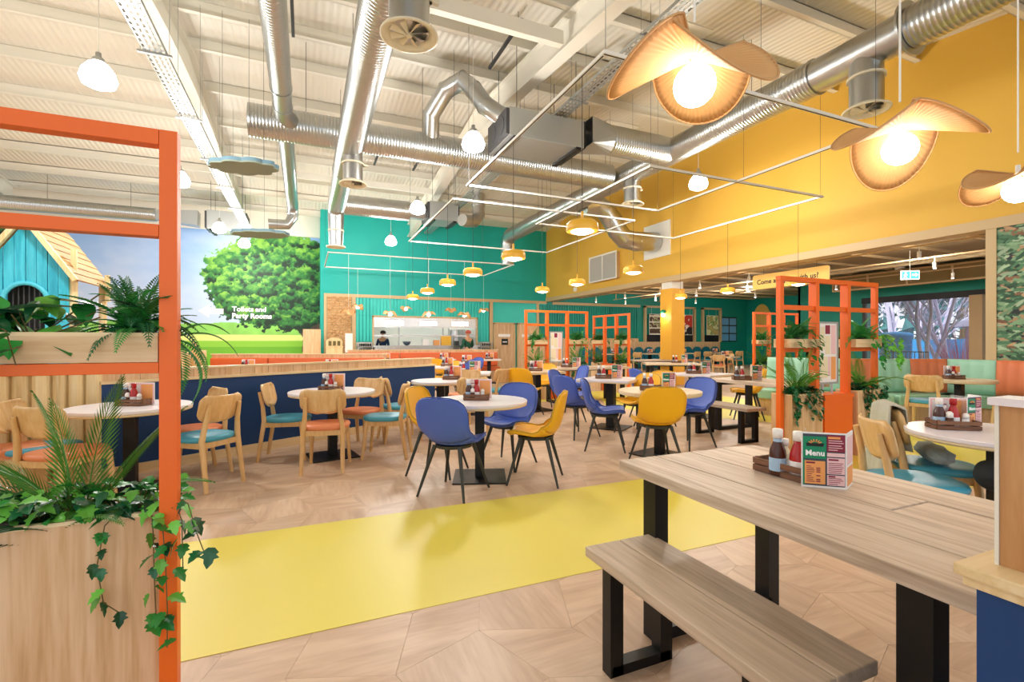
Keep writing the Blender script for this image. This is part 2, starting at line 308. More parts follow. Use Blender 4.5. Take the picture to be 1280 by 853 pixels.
# ribbed teal cladding strips
def ribs(name, x0, x1, z0, z1, mat, step=.13, parent=wb):
    b = MB(); x = x0
    while x < x1: b.b2(x, min(x+step*.62, x1), VB-.035, VB-.002, z0, z1); x += step
    o = b.build(name, mat, parent); o['kind'] = 'stuff'; return o
ribs('ribbed_cladding', 1.78, 7.24, 2.32, 2.99, M['teallight']); ribs('ribbed_cladding', 1.78, 2.36, 1.3, 2.31, M['teallight']); ribs('ribbed_cladding', 6.72, 7.24, 1.3, 2.31, M['teallight'])
ribs('ribbed_cladding', 9.66, 15.0, 1.5, 2.96, M['tealdark'])
wbox('low_panelling', M['white'], 1.78, 2.4, VB-.02, VB-.003, .6, 1.28, parent=wb); wbox('low_panelling', M['white'], 6.72, 7.24, VB-.02, VB-.003, .6, 1.28, parent=wb)
wbox('oak_panelling', M['oak'], 9.66, 15.1, VB-.04, VB-.003, 0, 1.45, parent=wb)
# stacked split-wood feature wall: courses of uneven blocks
b = MB(); z = 0.02
while z < 2.98:
    h = random.uniform(.05, .075); x = .73
    while x < 1.61:
        w = random.uniform(.12, .3); x2 = min(x+w, 1.61); b.b2(x, x2-.006, VB-.05-random.random()*.045, VB-.002, z, z+h-.006); x = x2
    z += h
o = b.build('split_wood_block', wood('split_wood', ['#A87848', '#C99A66', '#DDB684'], (6, 6, 20), .8, .1), wb); o['kind'] = 'stuff'; o['label'] = 'stacked split wood cladding'
# mural wall on the left
mw, mh = 14.6, 5.35
def mural(X, Z):
    sky = np.clip((Z-1.2)/4.2, 0, 1)[..., None]; col = L3('#C6D6F0')*(1-sky)+L3('#86B0E4')*sky
    cl = np.clip((vnoise(X*.6, Z, .55, 3, 5)-.5)*3.2, 0, 1)[..., None]; col = col*(1-cl*.5)+L3('#E8EAF6')*cl*.5
    n = vnoise(X, Z*0, .7, 11, 3); hed = Z < 1.75+.45*n; hm = hed[..., None]; g = vnoise(X, Z, 3, 21, 3)[..., None]
    col = np.where(hm, L3('#8ED15E')*(.75+.4*g), col)
    col = np.where((Z < 1.55)[..., None], L3('#DDE88A'), col); col = np.where((Z < 1.32)[..., None], L3('#8CC93E'), col); col = np.where((Z < 1.1)[..., None], L3('#6FB52E'), col)
    def tree(cx, cz, rx, rz, seed, trunkx, nb):
        r = np.random.RandomState(seed); dx = X[0, 1]-X[0, 0]; dz = Z[1, 0]-Z[0, 0]
        for t0, x1, z1, wd in ((trunkx, trunkx+.1, cz, .3), (trunkx, trunkx-1.6, cz-.6, .09), (trunkx, trunkx-.9, cz+.3, .12)):
            q = np.clip((Z-.95)/(z1-.95), 0, 1); xc = t0+(x1-t0)*q**1.5; tr = (np.abs(X-xc) < wd*(1.15-.6*q)) & (Z < z1) & (Z > .9)
            col[tr] = (L3('#5A4438')*(.6+.7*vnoise(X*3, Z, 2, seed+9, 3)[..., None]))[tr]
        if nb > 100: e = 1-np.sqrt(((X-cx)/rx)**2+((Z-cz)/rz/(.97))**2)+(vnoise(X, Z, 2.2, seed+4, 4)-.5)*.9; mm = e > .14; col[mm] = (L3('#123520')*(.7+.8*vnoise(X, Z, 5, seed+6, 3)[..., None]))[mm]
        B = []
        for k in range(nb):
            a = r.uniform(0, 2*PI); q = math.sqrt(r.uniform(0, 1)); B.append((cx+rx*q*math.cos(a)*(1+.08*math.sin(5*a)), cz+rz*q*math.sin(a)*(1 if math.sin(a) > 0 else .85), r.uniform(.14, .36)))
        nz = vnoise(X, Z, 7, seed+3, 3)-.5
        B.sort(key=lambda p: -p[2]+r.uniform(-.1, .1)-.12*(p[1]-cz)/rz*-1)
        for bx, bz, br in B:
            i0, i1 = max(0, int((bz-br*1.4)/dz)), min(X.shape[0], int((bz+br*1.4)/dz)+2); j0, j1 = max(0, int((bx-br*1.5)/dx)), min(X.shape[1], int((bx+br*1.5)/dx)+2)
            if i1 <= i0 or j1 <= j0: continue
            xx, zz = X[i0:i1, j0:j1]-bx, Z[i0:i1, j0:j1]-bz; n = nz[i0:i1, j0:j1]; d = np.sqrt((xx/1.15)**2+zz**2)/br+n*1.5; m = d < .95
            lum = np.clip(.36+.42*zz/br-.12*xx/br+n*1.3+r.uniform(-.22, .2)+.12*(bz-cz)/rz-.16*(bx-cx)/rx, 0, 1)[..., None]
            c = np.where(lum < .5, L3('#0B2A1A')*(1-2*lum)+L3('#2C7A34')*2*lum, L3('#2C7A34')*(2-2*lum)+L3('#86BE46')*(2*lum-1)); v_ = col[i0:i1, j0:j1]; v_[m] = c[m]
    tree(13.45, 3.45, 2.6, 1.8, 40, 14.2, 640); tree(4.4, 4.3, 1.1, .8, 77, 4.2, 90)
    return col
o = put('wall_mural', printed_grid('wall_mural', 640, 236, mural, mw, mh), None, (-14, VM, 0)); struct(o, 'printed mural wall of blue sky, grass and a leafy tree')
mural_o = o
wbox('mural_backing', M['white'], -14, .6, VM+.01, VM+.2, 0, 5.36, parent=None)
wbox('wall_left_upper', M['steelwhite'], -14, .5, VM-.05, VM+.2, 5.36, 6.3)
tx = lambda px: px
text('Toilets and', .25, M['whiteink'], (-2.5+14, -.01, 2.42), (R(90), 0, 0), mural_o, bold=.008); text('Party Rooms', .25, M['whiteink'], (-2.5+14, -.01, 2.17), (R(90), 0, 0), mural_o, bold=.012)
ar = MB().prism([(0, 0), (.42, .3), (.42, .13), (1.0, .13), (1.0, -.13), (.42, -.13), (.42, -.3)], 0, .004, Matrix.Translation((-3.55+14, -.006, 2.4)) @ Matrix.Rotation(R(90), 4, 'X') @ Matrix.Scale(.78, 4))
ar.build('arrow', M['paper'], mural_o)
wbox('oak_screen_panel', M['oak'], -.1, .5, 19.0, 19.04, 0, 1.75)
# wallpapered pier on the right
def camo_p(X, Z):
    col = np.ones(X.shape+(3,))*L3('#20262C'); r = np.random.RandomState(3); dx = X[0, 1]-X[0, 0]; dz = Z[1, 0]-Z[0, 0]; C_ = [L3(c) for c in ('#2F5A3E', '#4F7F5A', '#7FA37C', '#A9C2A0', '#C29A74', '#8A5F44')]
    for k in range(5200):
        bx, bz = r.uniform(0, 3.2), r.uniform(0, 3.1); a = r.uniform(-.5, .9)*(1 if k % 2 else -1); L_ = r.uniform(.05, .11); w = L_*.28; c = C_[r.choice(6, p=(.24, .24, .2, .14, .12, .06))]*r.uniform(.75, 1.15)
        i0, i1 = max(0, int((bz-L_)/dz)), min(X.shape[0], int((bz+L_)/dz)+2); j0, j1 = max(0, int((bx-L_)/dx)), min(X.shape[1], int((bx+L_)/dx)+2)
        xx, zz = X[i0:i1, j0:j1]-bx, Z[i0:i1, j0:j1]-bz; u = xx*math.cos(a)+zz*math.sin(a); v = -xx*math.sin(a)+zz*math.cos(a); m = (u/L_)**2+(v/w)**2 < 1; q = col[i0:i1, j0:j1]; q[m] = c
    return col
wbox('wall_right_pier', M['white'], UY, UY+.3, -3, 3.95, 0, 3.1, 'wall pier papered with a leaf pattern')
o = put('wallpaper', printed_grid('wallpaper', 300, 300, camo_p, 3.2, 3.1), None, (UY-.004, 3.95, 0), (0, 0, R(-90))); struct(o, 'wallpaper of tangled green, cream and tan leaves on black')
# ---------------------------------------------------------------- ductwork
def spiral(pts, r, pitch=.055, n=28, b=None):
    """ridged spiral duct along a polyline"""
    b = b or MB(); P = [Vector(p) for p in pts]; cen = []; rad = []
    for a, c in zip(P, P[1:]):
        L_ = (c-a).length; k = max(1, int(L_/pitch))
        for i in range(k):
            for t, dr in ((0, 0), (.55, 0), (.7, .018), (.85, .018)): cen.append(a+(c-a)*((i+t)/k)); rad.append(r*(1+dr))
    cen.append(P[-1]); rad.append(r); return b.tube(cen, rad, n)
def elbow(pts, r, n=24, b=None):
    b = b or MB(); b.tube(pts, r, n)
    for p, q in zip(pts[1:-1], pts[2:]):
        pass
    return b
def arc(c, rad, a0, a1, ax, ay, n=5):
    ax, ay, c = Vector(ax), Vector(ay), Vector(c); return [c+ax*rad*math.cos(a0+(a1-a0)*i/n)+ay*rad*math.sin(a0+(a1-a0)*i/n) for i in range(n+1)]
def collar(b, c, ax, r, w=.05): 
    c = Vector(c); ax = Vector(ax).normalized(); return b.tube([c-ax*w/2, c+ax*w/2], r, 28)
def hangers(t, pts, r):
    for p in pts: MB().tube([(p[0], p[1], p[2]+r), (p[0], p[1], roofz(p[1])-.1)], .005, 5).build('hanger_rod', M['darkgrey'], t)
def diffuser(parent, c, r, drop):
    """round branch with a damper collar, a wide rim and fixed blades"""
    x, y, z = c; b = MB(); b.tube([(x, y, z+drop), (x, y, z+.02)], r, 28); b.build('branch_duct', M['galv'], parent)
    b = MB(); b.tube([(x, y, z+drop*.55), (x, y, z+drop*.55+.03)], r*1.14, 28); b.box((x+r*1.1, y, z+drop*.55+.02), (.14, .05, .04)); b.build('damper_collar', M['cream'], parent)
    b = MB(); b.lathe([(r*.98, .05), (r*1.42, -.005), (r*1.42, -.02), (r*1.3, -.022), (r*.95, .02), (r*.93, .05)], 36, c); b.build('rim', M['cream'], parent)
    b = MB(); b.tube([(x, y, z+.012), (x, y, z-.02)], r*.14, 12)
    for k in range(8):
        a = k*PI/4+.3; ca, sa = math.cos(a), math.sin(a); vs = []
        for t, w in ((.12, .12), (.97, .34)):
            for s, dz in ((-1, -.012), (1, .028)): vs.append((x+(ca*t-sa*s*w*.5)*r, y+(sa*t+ca*s*w*.5)*r, z+dz))
        b.add(vs, [(0, 1, 3, 2)])
    b.build('blade', M['cream'], parent, fix=False)
    b = MB(); b.tube([(x, y, z+.06), (x, y, z+.07)], r*.9, 24); b.build('dark_plenum', M['blackp'], parent)
# cross duct near mid room
d = thing('ventilation_duct', 'long spiral duct crossing the hall under the beams, with a capped end over the booths', 'duct', (0, 0, 0), 0, 'spiral ventilation ducts')
spiral([(-.95, 9.8, 5.3), (6.75, 9.8, 5.3)], .29).build('duct_run', M['galv'], d)
hangers(d, [(x, 9.8, 5.3) for x in (0, 2.2, 4.4, 6.2)], .29)
d = thing('ventilation_duct', 'wide spiral duct running down the hall with round ceiling diffusers, ending at the kitchen wall', 'duct', (0, 0, 0), 0, 'spiral ventilation ducts')
spiral([(.72, 1.5, 4.8), (.72, 10.3, 4.8)], .225).build('duct_run', M['galv'], d)
b = MB(); b.tube([(.72, 10.3, 4.8), (.72, 13.0, 4.8)], .215, 28); collar(b, (.72, 10.3, 4.8), (0, 1, 0), .235); b.build('plain_duct_run', M['galv'], d)
b = MB(); b.tube([(.72, 13.0, 4.8)]+arc((.72, 13.1, 4.55), .25, PI/2, 0, (0, 1, 0), (0, 0, 1))+[(.72, 13.35, 3.78)], [.2]*7+[.17], 28); b.build('drop_elbow', M['galv'], d)
b = MB(); collar(b, (.72, 13.35, 4.2), (0, 0, 1), .2, .04); b.build('grille_collar', M['cream'], d); b = MB(); collar(b, (.72, 13.35, 3.78), (0, 0, 1), .24, .03); b.build('grille_collar', M['cream'], d)
diffuser(d, (.75+.12, 4.42, 4.13), .185, .62); diffuser(d, (.72+.05, 9.0, 4.13), .17, .6)
hangers(d, [(.72, y, 4.8) for y in (3, 6, 8.4, 11.5)], .22)
d = thing('ventilation_duct', 'narrow spiral duct joining the cross duct from above on the left of the hall', 'duct', (0, 0, 0), 0, 'spiral ventilation ducts')
spiral([(-.36, 1.5, 5.3), (-.36, 8.3, 5.3)], .155).build('duct_run', M['galv'], d)
b = MB(); b.tube([(-.36, 8.3, 5.3), (-.36, 8.95, 5.28), (-.36, 9.35, 5.3), (-.2, 9.7, 5.3)], [.15, .15, .15, .15], 24); collar(b, (-.36, 8.35, 5.3), (0, 1, 0), .165); collar(b, (-.36, 8.95, 5.28), (0, 1, 0), .16); b.build('joint', M['galv'], d)
spiral([(-.36, 10.0, 5.3), (-.36, 15.4, 5.3)], .15).build('duct_run', M['galv'], d)
b = MB(); b.tube(arc((-.36, 15.4, 5.05), .25, PI/2, -.2, (0, 1, 0), (0, 0, 1), 6)+[(-.5, 15.6, 4.75), (-1.0, 15.6, 4.72)], .15, 24); b.build('drop_elbow', M['galv'], d)
hangers(d, [(-.36, y, 5.3) for y in (3.2, 6.6, 11, 14)], .15)
d = thing('ventilation_duct', 'large spiral duct alongside the mustard wall, with a branch curving down into the wall plate', 'duct', (0, 0, 0), 0, 'spiral ventilation ducts')
spiral([(7.07, .2, 5.3), (7.07, 3.6, 5.3)], .255).build('duct_run', M['galv'], d)
spiral([(7.07, 4.85, 5.3), (7.07, 16.6, 5.3)], .255).build('duct_run', M['galv'], d)
b = MB(); b.tube([(7.07, 3.6, 5.3), (7.07, 4.85, 5.3)], .245, 28); collar(b, (7.07, 3.62, 5.3), (0, 1, 0), .34, .03); collar(b, (7.07, 4.85, 5.3), (0, 1, 0), .27, .03); b.build('branch_section', M['galv'], d)
diffuser(d, (7.07, 4.15, 4.5), .2, .75); diffuser(d, (7.07, 9.3, 4.55), .19, .62)
b = MB(); b.tube([(7.07, 16.6, 5.3)]+arc((7.07, 16.6, 4.95), .35, PI/2, 0, (0, 1, 0), (0, 0, 1))+[(7.07, 16.95, 4.2)], .25, 28); collar(b, (7.07, 16.95, 4.5), (0, 0, 1), .28, .04); b.build('drop_elbow', M['galv'], d)
b = MB(); pts = [(7.3, 11.9, 5.2), (7.75, 11.9, 5.3), (8.1, 11.9, 5.15), (8.35, 11.9, 4.85), (8.5, 11.9, 4.6), (8.75, 11.9, 4.38), (9.2, 11.9, 4.33), (9.93, 11.9, 4.38)]
b.tube(pts, .29, 28); [collar(b, p, Vector(q)-Vector(a), .297, .025) for a, p, q in zip(pts, pts[1:], pts[2:])]; b.build('wall_branch', M['galv'], d)
b = MB(); b.b2(9.955, 9.995, 11.3, 12.5, 3.9, 4.95); b.build('wall_plate', M['white'], d)
hangers(d, [(7.07, y, 5.3) for y in (1.5, 6, 10.4, 14)], .25)
d = thing('ventilation_duct', 'short spiral duct joining the fan unit to the wall-side duct', 'duct', (0, 0, 0), 0, 'spiral ventilation ducts')
spiral([(5.5, 8.0, 5.3), (6.95, 8.0, 5.3)], .28).build('duct_run', M['galv'], d)
b = MB(); vs = [(4.95, 7.7, 5.05), (4.95, 8.3, 5.05), (4.95, 8.3, 5.55), (4.95, 7.7, 5.55)]; ring = [(5.5, 8+.28*math.cos(a), 5.3+.28*math.sin(a)) for a in [PI*1.25+k*PI/8 for k in range(16)]]
fs = [(i, (i+1) % 4, 4+((i+1)*4) % 16, 4+i*4) for i in range(4)]+[(i, 4+(i*4+j+1) % 16, 4+i*4+j) for i in range(0) for j in range(4)]
fs = []
for i in range(4):
    for j in range(4): fs.append(((i+(1 if j >= 2 else 0)) % 4, 4+(i*4+j) % 16, 4+(i*4+j+1) % 16))
    fs.append((i, 4+(i*4+2) % 16, (i+1) % 4))
b.add(vs+ring, fs); b.build('transition', M['galvdull'], d)
d = thing('ventilation_duct', 'far spiral duct in front of the teal wall', 'duct', (0, 0, 0), 0, 'spiral ventilation ducts')
spiral([(1.0, 14.8, 5.3), (2.9, 14.8, 5.3)], .29).build('duct_run', M['galv'], d); b = MB(); b.tube([(2.9, 14.8, 5.3), (3.5, 14.8, 5.3)], [.28, .26], 4, sq=True); b.build('transition', M['galvdull'], d)
d = thing('ventilation_duct', 'spiral duct along the top of the mural wall, seen through the orange frame', 'duct', (0, 0, 0), 0, 'spiral ventilation ducts')
spiral([(-13, 18.4, 5.3), (-4.35, 18.4, 5.3)], .21).build('duct_run', M['galv'], d); b = MB(); b.tube([(-4.35, 18.4, 5.3), (-3.2, 18.4, 5.28)], [.21, .34], 4, sq=True, smooth=False); b.build('transition', M['galvdull'], d)
hangers(d, [(x, 18.4, 5.3) for x in (-10, -7, -5)], .2)
d = thing('flexible_duct', 'looping flexible duct from the cross duct up to the fan unit', 'duct', (0, 0, 0))
b = MB(); pts = [(2.35, 9.7, 5.45), (2.3, 9.45, 5.85), (2.5, 9.1, 6.2), (2.75, 8.8, 6.3), (2.9, 8.6, 6.05), (3.05, 8.4, 5.7), (3.3, 8.2, 5.45), (3.65, 8.1, 5.42)]
b.tube(pts, .17, 20); [collar(b, p, Vector(q)-Vector(a), .176, .03) for a, p, q in zip(pts, pts[1:], pts[2:])]; b.build('duct_run', M['galv'], d)
d = thing('flexible_duct', 'short open-ended duct bend beside the far lighting track', 'duct', (0, 0, 0))
b = MB(); pts = [(4.6, 13.2, 5.6), (4.6, 13.2, 5.25), (4.6, 13.15, 4.95), (4.4, 13.0, 4.72), (4.1, 12.8, 4.66), (3.95, 12.7, 4.66)]
b.tube(pts, .17, 20); collar(b, (4.6, 13.2, 5.25), (0, 0, 1), .2, .03); b.build('duct_run', M['galv'], d)
def fan_unit(c, s, rz, label):
    t = thing('fan_coil_unit', label, 'air unit', c, rz, 'suspended air units'); x, y, z = s
    b = MB(); b.box((0, 0, 0), s); b.build('casing', M['galvdull'], t, bevel=.01)
    b = MB(); b.box((-x*.5-.03, 0, 0), (.06, y*.96, z*.9)); b.tube([(-x*.5-.07, -y*.2, 0), (-x*.5-.01, -y*.2, 0)], z*.34, 20); b.tube([(-x*.5-.07, y*.22, 0), (-x*.5-.01, y*.22, 0)], z*.34, 20); b.build('intake', M['darkgrey'], t)
    b = MB(); b.box((x*.5-.12, 0, -z*.5-.02), (.1, y, .05)); b.box((-x*.5+.12, 0, -z*.5-.02), (.1, y, .05)); b.box((x*.5+.01, 0, 0), (.03, y, z)); b.build('bracket', M['black'], t)
    b = MB(); 
    for a in (-1, 1):
        for e in (-1, 1): MB().tube([(a*x*.4, e*y*.45, z/2), (a*x*.4, e*y*.45, 1.35)], .006, 5).build('hanger_rod', M['darkgrey'], t)
fan_unit((4.0, 8.15, 5.15), (1.5, .95, .5), 0, 'grey suspended fan unit with dark intake between the long ducts')
fan_unit((3.9, 14.8, 5.3), (.9, .9, .55), 0, 'dark-sided air unit hanging before the teal wall')
fan_unit((-2.35, 18.3, 5.2), (1.1, .9, .6), 0, 'dark air unit above the mural tree')
# perforated cable trays
def cable_tray(u, z, v0, v1, w, label):
    t = thing('cable_tray', label, 'cable tray', (u, 0, z), 0, 'perforated cable trays')
    b = MB(); v = v0; step = .11
    b.b2(-w/2, -w/2+.012, v0, v1, 0, .05); b.b2(w/2-.012, w/2, v0, v1, 0, .05)
    for k in range(3): x = -w/2+(k+1)*w/4; b.b2(x-.016, x+.016, v0, v1, 0, .004)
    while v < v1: b.b2(-w/2, w/2, v, v+.045, .0045, .008); v += step
    b.build('tray', M['galvdull'], t)
    b = MB(); v = v0+.6
    while v < v1:
        b.b2(-w/2-.06, w/2+.06, v, v+.04, -.03, -.005)
        for s in (-1, 1): b.tube([(s*(w/2+.03), v+.02, 0), (s*(w/2+.03), v+.02, roofz(v)-z-.2)], .004, 4)
        v += 1.9
    b.build('support_bar', M['galvdull'], t)
cable_tray(-1.72, 4.9, -1, 18.5, .24, 'perforated steel cable tray running beside the left portal beam')
cable_tray(4.35, 5.5, -1, 18.5, .26, 'perforated steel cable tray above the lighting tracks')
# ---------------------------------------------------------------- lighting tracks
def track(x0, x1, y0, y1, label, z=4.0):
    t = thing('lighting_track', label, 'light track', (x0, y0, z), 0, 'rectangular lighting tracks')
    w, h = x1-x0, y1-y0
    for a, c in (((w/2, 0, 0), (w+.04, .035, .035)), ((w/2, h, 0), (w+.04, .035, .035)), ((0, h/2, 0), (.035, h-.04, .035)), ((w, h/2, 0), (.035, h-.04, .035))):
        b = MB(); b.box(a, c); g = (c[0]-.02 if c[0] > c[1] else .012, c[1]-.02 if c[1] > c[0] else .012, .004); rail = b.build('rail', M['white'], t)
        MB().box((a[0], a[1], -.0185), g).build('groove', M['blackp'], rail)
    b = MB()
    for a, c in ((.02, .02), (w-.02, .02), (.02, h-.02), (w-.02, h-.02), (w/2, .02), (w/2, h-.02)): b.tube([(a, c, .01), (a, c, roofz(y0+c)-z-.1)], .003, 4)
    b.build('suspension_wire', M['darkgrey'], t)
track(2.55, 6.65, 3.76, 7.9, 'rectangular white light track nearest the camera, over the round tables')
track(4.85, 8.8, 5.93, 9.86, 'rectangular white light track next to the mustard wall')
track(2.55, 6.7, 8.75, 12.95, 'rectangular white light track in the middle of the hall')
track(.62, 6.7, 15.5, 18.6, 'rectangular white light track in front of the kitchen', 4.0)
# ---------------------------------------------------------------- lamps
def point(parent, loc, watts, rad, col=(1, .93, .82)):
    l = bpy.data.lights.new('lamp_light', 'POINT'); l.energy = watts; l.shadow_soft_size = rad; l.color = col
    o = bpy.data.objects.new('lamp_light', l); C.objects.link(o); o.parent = parent; o.location = loc; return o
def dome_pendant():
    t = thing('dome_pendant', '', 'pendant lamp', (0, 0, 2.42))
    b = MB(); b.lathe([(.155, 0), (.163, .02), (.158, .075), (.13, .105), (.05, .118), (.012, .12)], 32); b.lathe([(.012, .119), (.05, .117), (.128, .102), (.152, .072), (.157, .02), (.153, 0)], 32); b.build('shade', M['dome'], t, fix=False)
    b = MB(); b.lathe([(.0, -.03), (.06, -.024), (.11, -.006), (.14, .02), (.14, .05)], 28); b.build('diffuser', M['bulbwarm'], t)
    b = MB(); b.tube([(0, 0, .12), (0, 0, .2)], .014, 10); b.build('stem', M['dome'], t)
    b = MB(); b.tube([(0, 0, .2), (0, 0, 1.57)], .0035, 5); b.build('cord', M['blackp'], t)
    point(t, (0, 0, -.08), DOME_W, .1, (1, .88, .7)); return t
DP = Proto(dome_pendant()); gd = 'yellow dome pendants on the tracks'
for i, (x, y, l) in enumerate([(2.55, 4.16, 'yellow dome pendant lamp, largest and nearest, over the round table with shell chairs'), (2.55, 5.9, 'yellow dome pendant lamp, second from the front on the near track'), (2.55, 7.6, 'yellow dome pendant lamp, third from the front in the receding row'),
    (2.55, 9.15, 'yellow dome pendant lamp, fourth in the receding row, hung from the middle track'), (2.55, 10.85, 'yellow dome pendant lamp, fifth in the receding row before the kitchen'), (2.55, 12.5, 'yellow dome pendant lamp, furthest of the receding row before the kitchen'),
    (4.85, 6.35, 'yellow dome pendant lamp hanging before the wall grille, nearest of its three'), (4.85, 8.1, 'yellow dome pendant lamp below the wall grille, middle of its three'), (4.85, 9.6, 'yellow dome pendant lamp at the teal and mustard corner'),
    (8.8, 6.4, 'yellow dome pendant lamp in front of the yellow hanging sign'), (8.8, 8.1, 'yellow dome pendant lamp between the sign and the yellow column'), (8.8, 9.6, 'yellow dome pendant lamp at the yellow column')]):
    DP(x, y, 0, l, gd, 2.42)
def petal(phi, R0, half, mt, tilt, name, t):
    nA, nr = 150, 6
    def fn(a, r_):
        al = (a*2-1)*half; rr = R0*(1-.42*abs(al/half)**2.4)*(.06+.94*r_); pl = .0035*math.sin(a*PI*74)*r_
        z = -tilt*rr*math.cos(al*PI/2/half)**1.2+.35*rr*abs(al/half)**2.5+pl+.02
        x, y = rr*math.cos(al), rr*math.sin(al); return (x*math.cos(phi)-y*math.sin(phi), x*math.sin(phi)+y*math.cos(phi), z)
    b = MB(); b.grid(fn, nA, nr, True, .003); o = b.build(name, mt, t, fix=False)
    e = [fn(i/37, 1) for i in range(38)]; e2 = [fn(0, j/4) for j in range(5)][:-1]; e3 = [fn(1, j/4) for j in range(4, -1, -1)][1:]
    b = MB(); b.tube(e2+e+e3, .006, 6); b.build('trim_cord', M['wickertrim'], o)
def pleated_pendant(light=True):
    t = thing('pleated_pendant', '', 'pendant lamp', (0, 0, 2.5))
    petal(R(250), .37, R(68), M['wicker'], .75, 'petal', t); petal(R(20), .40, R(62), M['wicker'], .35, 'petal', t); petal(R(135), .40, R(62), M['wicker'], .35, 'petal', t)
    b = MB(); b.lathe([(0, -.2)]+[(.095*math.sin(a), -.105-.095*math.cos(a)) for a in [k*PI/10 for k in range(1, 10)]]+[(0, -.01)], 24); b.build('globe', M['bulb'], t)
    b = MB(); b.tube([(0, 0, .0), (0, 0, .09)], .016, 10); b.build('lamp_holder', M['white'], t); b = MB(); b.tube([(0, 0, .08), (0, 0, 1.5)], .006, 6); b.build('cord', M['white'], t)
    if light: point(t, (0, 0, -.25), PLEAT_W, .1, (1, .88, .72))
    return t
def cordfix(t, top, ln):
    for c in bpy.data.objects:
        if c.parent == t and c.name.startswith('cord'): c.scale = (1, 1, (top-t.location.z)/ln)
PP = Proto(pleated_pendant())
gp = 'pleated straw petal pendants'
for a_ in ((1.67, 1.73, R(18), 'pleated straw petal pendant lamp, largest and nearest', gp, 2.62), (3.4, 1.8, R(150), 'pleated straw petal pendant lamp in front of the mustard wall', gp, 2.62), (5.1, 1.89, R(40), 'pleated straw petal pendant lamp before the leaf wallpaper', gp, 2.6)): cordfix(PP(*a_), roofz(a_[1])-.02, 1.5)
QP = Proto(pleated_pendant(False)); gq = 'small pleated pendants before the kitchen'
for i, (x, y, z, a, l) in enumerate([(1.2, 15.5, 2.3, 30, 'in front of the split wood wall, lower one'), (1.76, 18.6, 2.68, 150, 'in front of the split wood wall, upper one'), (2.45, 15.5, 2.28, 80, 'above the left end of the serving hatch'), (3.53, 18.6, 2.66, 200, 'high between the kitchen hood and the track'),
     (3.68, 15.5, 2.29, 300, 'above the middle of the serving hatch'), (5.32, 18.6, 2.64, 10, 'tilted open over the right hatch'), (4.9, 15.5, 2.29, 120, 'above the right end of the serving hatch'), (6.7, 18.6, 2.67, 240, 'next to the toilet door')]):
    q_ = QP(x, y, R(a), 'small pleated straw pendant lamp '+l, gq, z-.05); q_.scale = (.6, .6, .6); cordfix(q_, 3.985, .9)
def high_bay():
    t = thing('glass_pendant', '', 'pendant lamp', (0, 0, 4.6))
    b = MB(); b.lathe([(0, -.16), (.09, -.155), (.165, -.12), (.19, -.05), (.165, .04), (.11, .12), (.06, .16)], 28); b.build('glass_shade', M['bulb'], t)
    b = MB(); b.lathe([(.075, .15), (.06, .2), (.03, .22), (.03, .27), (.012, .28)], 20); b.build('cap', M['galvdull'], t)
    b = MB(); b.tube([(0, 0, .27), (0, 0, 2.0)], .005, 5); b.build('cord', M['white'], t)
    point(t, (0, 0, -.3), HIGH_W, .22, (1, .97, .92)); return t
HP = Proto(high_bay()); gh = 'glowing white high-level pendants'
def hb(px, py, l):
    pass
for x, y, l in [(-2.35, 7.45, 'bright white glass pendant high on the left, above the orange frame'), (2.53, 7.52, 'bright white glass pendant before the fan unit'), (2.52, 11.77, 'bright white glass pendant in front of the teal wall, upper one'), (2.55, 16.0, 'bright white glass pendant in front of the teal wall, lower one'),
    (7.44, 7.6, 'bright white glass pendant in front of the mustard wall'), (-2.35, 11.6, 'bright white glass pendant just behind the orange frame post'), (-2.3, 16.1, 'bright white glass pendant above the mural tree, upper one'), (-1.9, 18.3, 'bright white glass pendant against the mural tree, lower one'), (-7.2, 6.2, 'white glass pendant added out of view on the left, for its glow')]:  # the last pendant is added, unseen, to imitate a glow at the left
    r_ = HP(x, y, 0, l, gh, 4.6); cordfix(r_, roofz(y)-.03, 2.0)
# clouds, grille, sensor, drum lamp
def cloud_panel(x, y, z, w, label):
    t = thing('cloud_panel', label, 'acoustic panel', (x, y, z), R(-20), 'grey cloud-shaped ceiling panels')
    P = []; n = 96
    for k in range(n):
        a = 2*PI*k/n; lob = .06*abs(math.sin(a*4.5)); P.append(((.44+lob)*w*math.cos(a), (.30+lob)*w*math.sin(a)*(1 if math.sin(a) > 0 else .75)))
    MB().prism(P, -.03, -.005).build('panel_face', M['cloud'], t); MB().prism([(x_*1.01, y_*1.01) for x_, y_ in P], -.0049, .05).build('panel_rim', M['cloudrim'], t)
    b = MB()
    for a, c in ((-.3, 0), (.3, 0), (0, .18)): b.tube([(a*w, c*w, .05), (a*w, c*w, roofz(y)-z-.2)], .003, 4)
    b.build('suspension_wire', M['darkgrey'], t)
cloud_panel(-.95, 9.0, 4.2, 1.1, 'grey cloud-shaped acoustic panel under the cross duct'); cloud_panel(-1.1, 14.0, 4.1, 1.45, 'grey cloud-shaped acoustic panel in front of the mural tree')
t = thing('wall_grille', 'white louvred air grille box on the mustard wall', 'vent', (9.86, 14.7, 3.98))
MB().b2(0, .14, -.85, .85, -.45, .45).build('housing', M['beige'], t); b = MB(); b.b2(-.02, 0, -.88, .88, -.48, -.43); b.b2(-.02, 0, -.88, .88, .43, .48); b.b2(-.02, 0, -.88, -.83, -.43, .43); b.b2(-.02, 0, .83, .88, -.43, .43); b.b2(-.02, 0, -.02, .02, -.43, .43); b.build('grille_frame', M['white'], t)
sm = MB().add([(-.012, -.81, 0), (-.012, .81, 0), (-.001, .81, .028), (-.001, -.81, .028)], [(0, 1, 2, 3)]); sm = sm.mesh('slat', plain('grille_grey', '#C9C8C2', .5), fix=False)
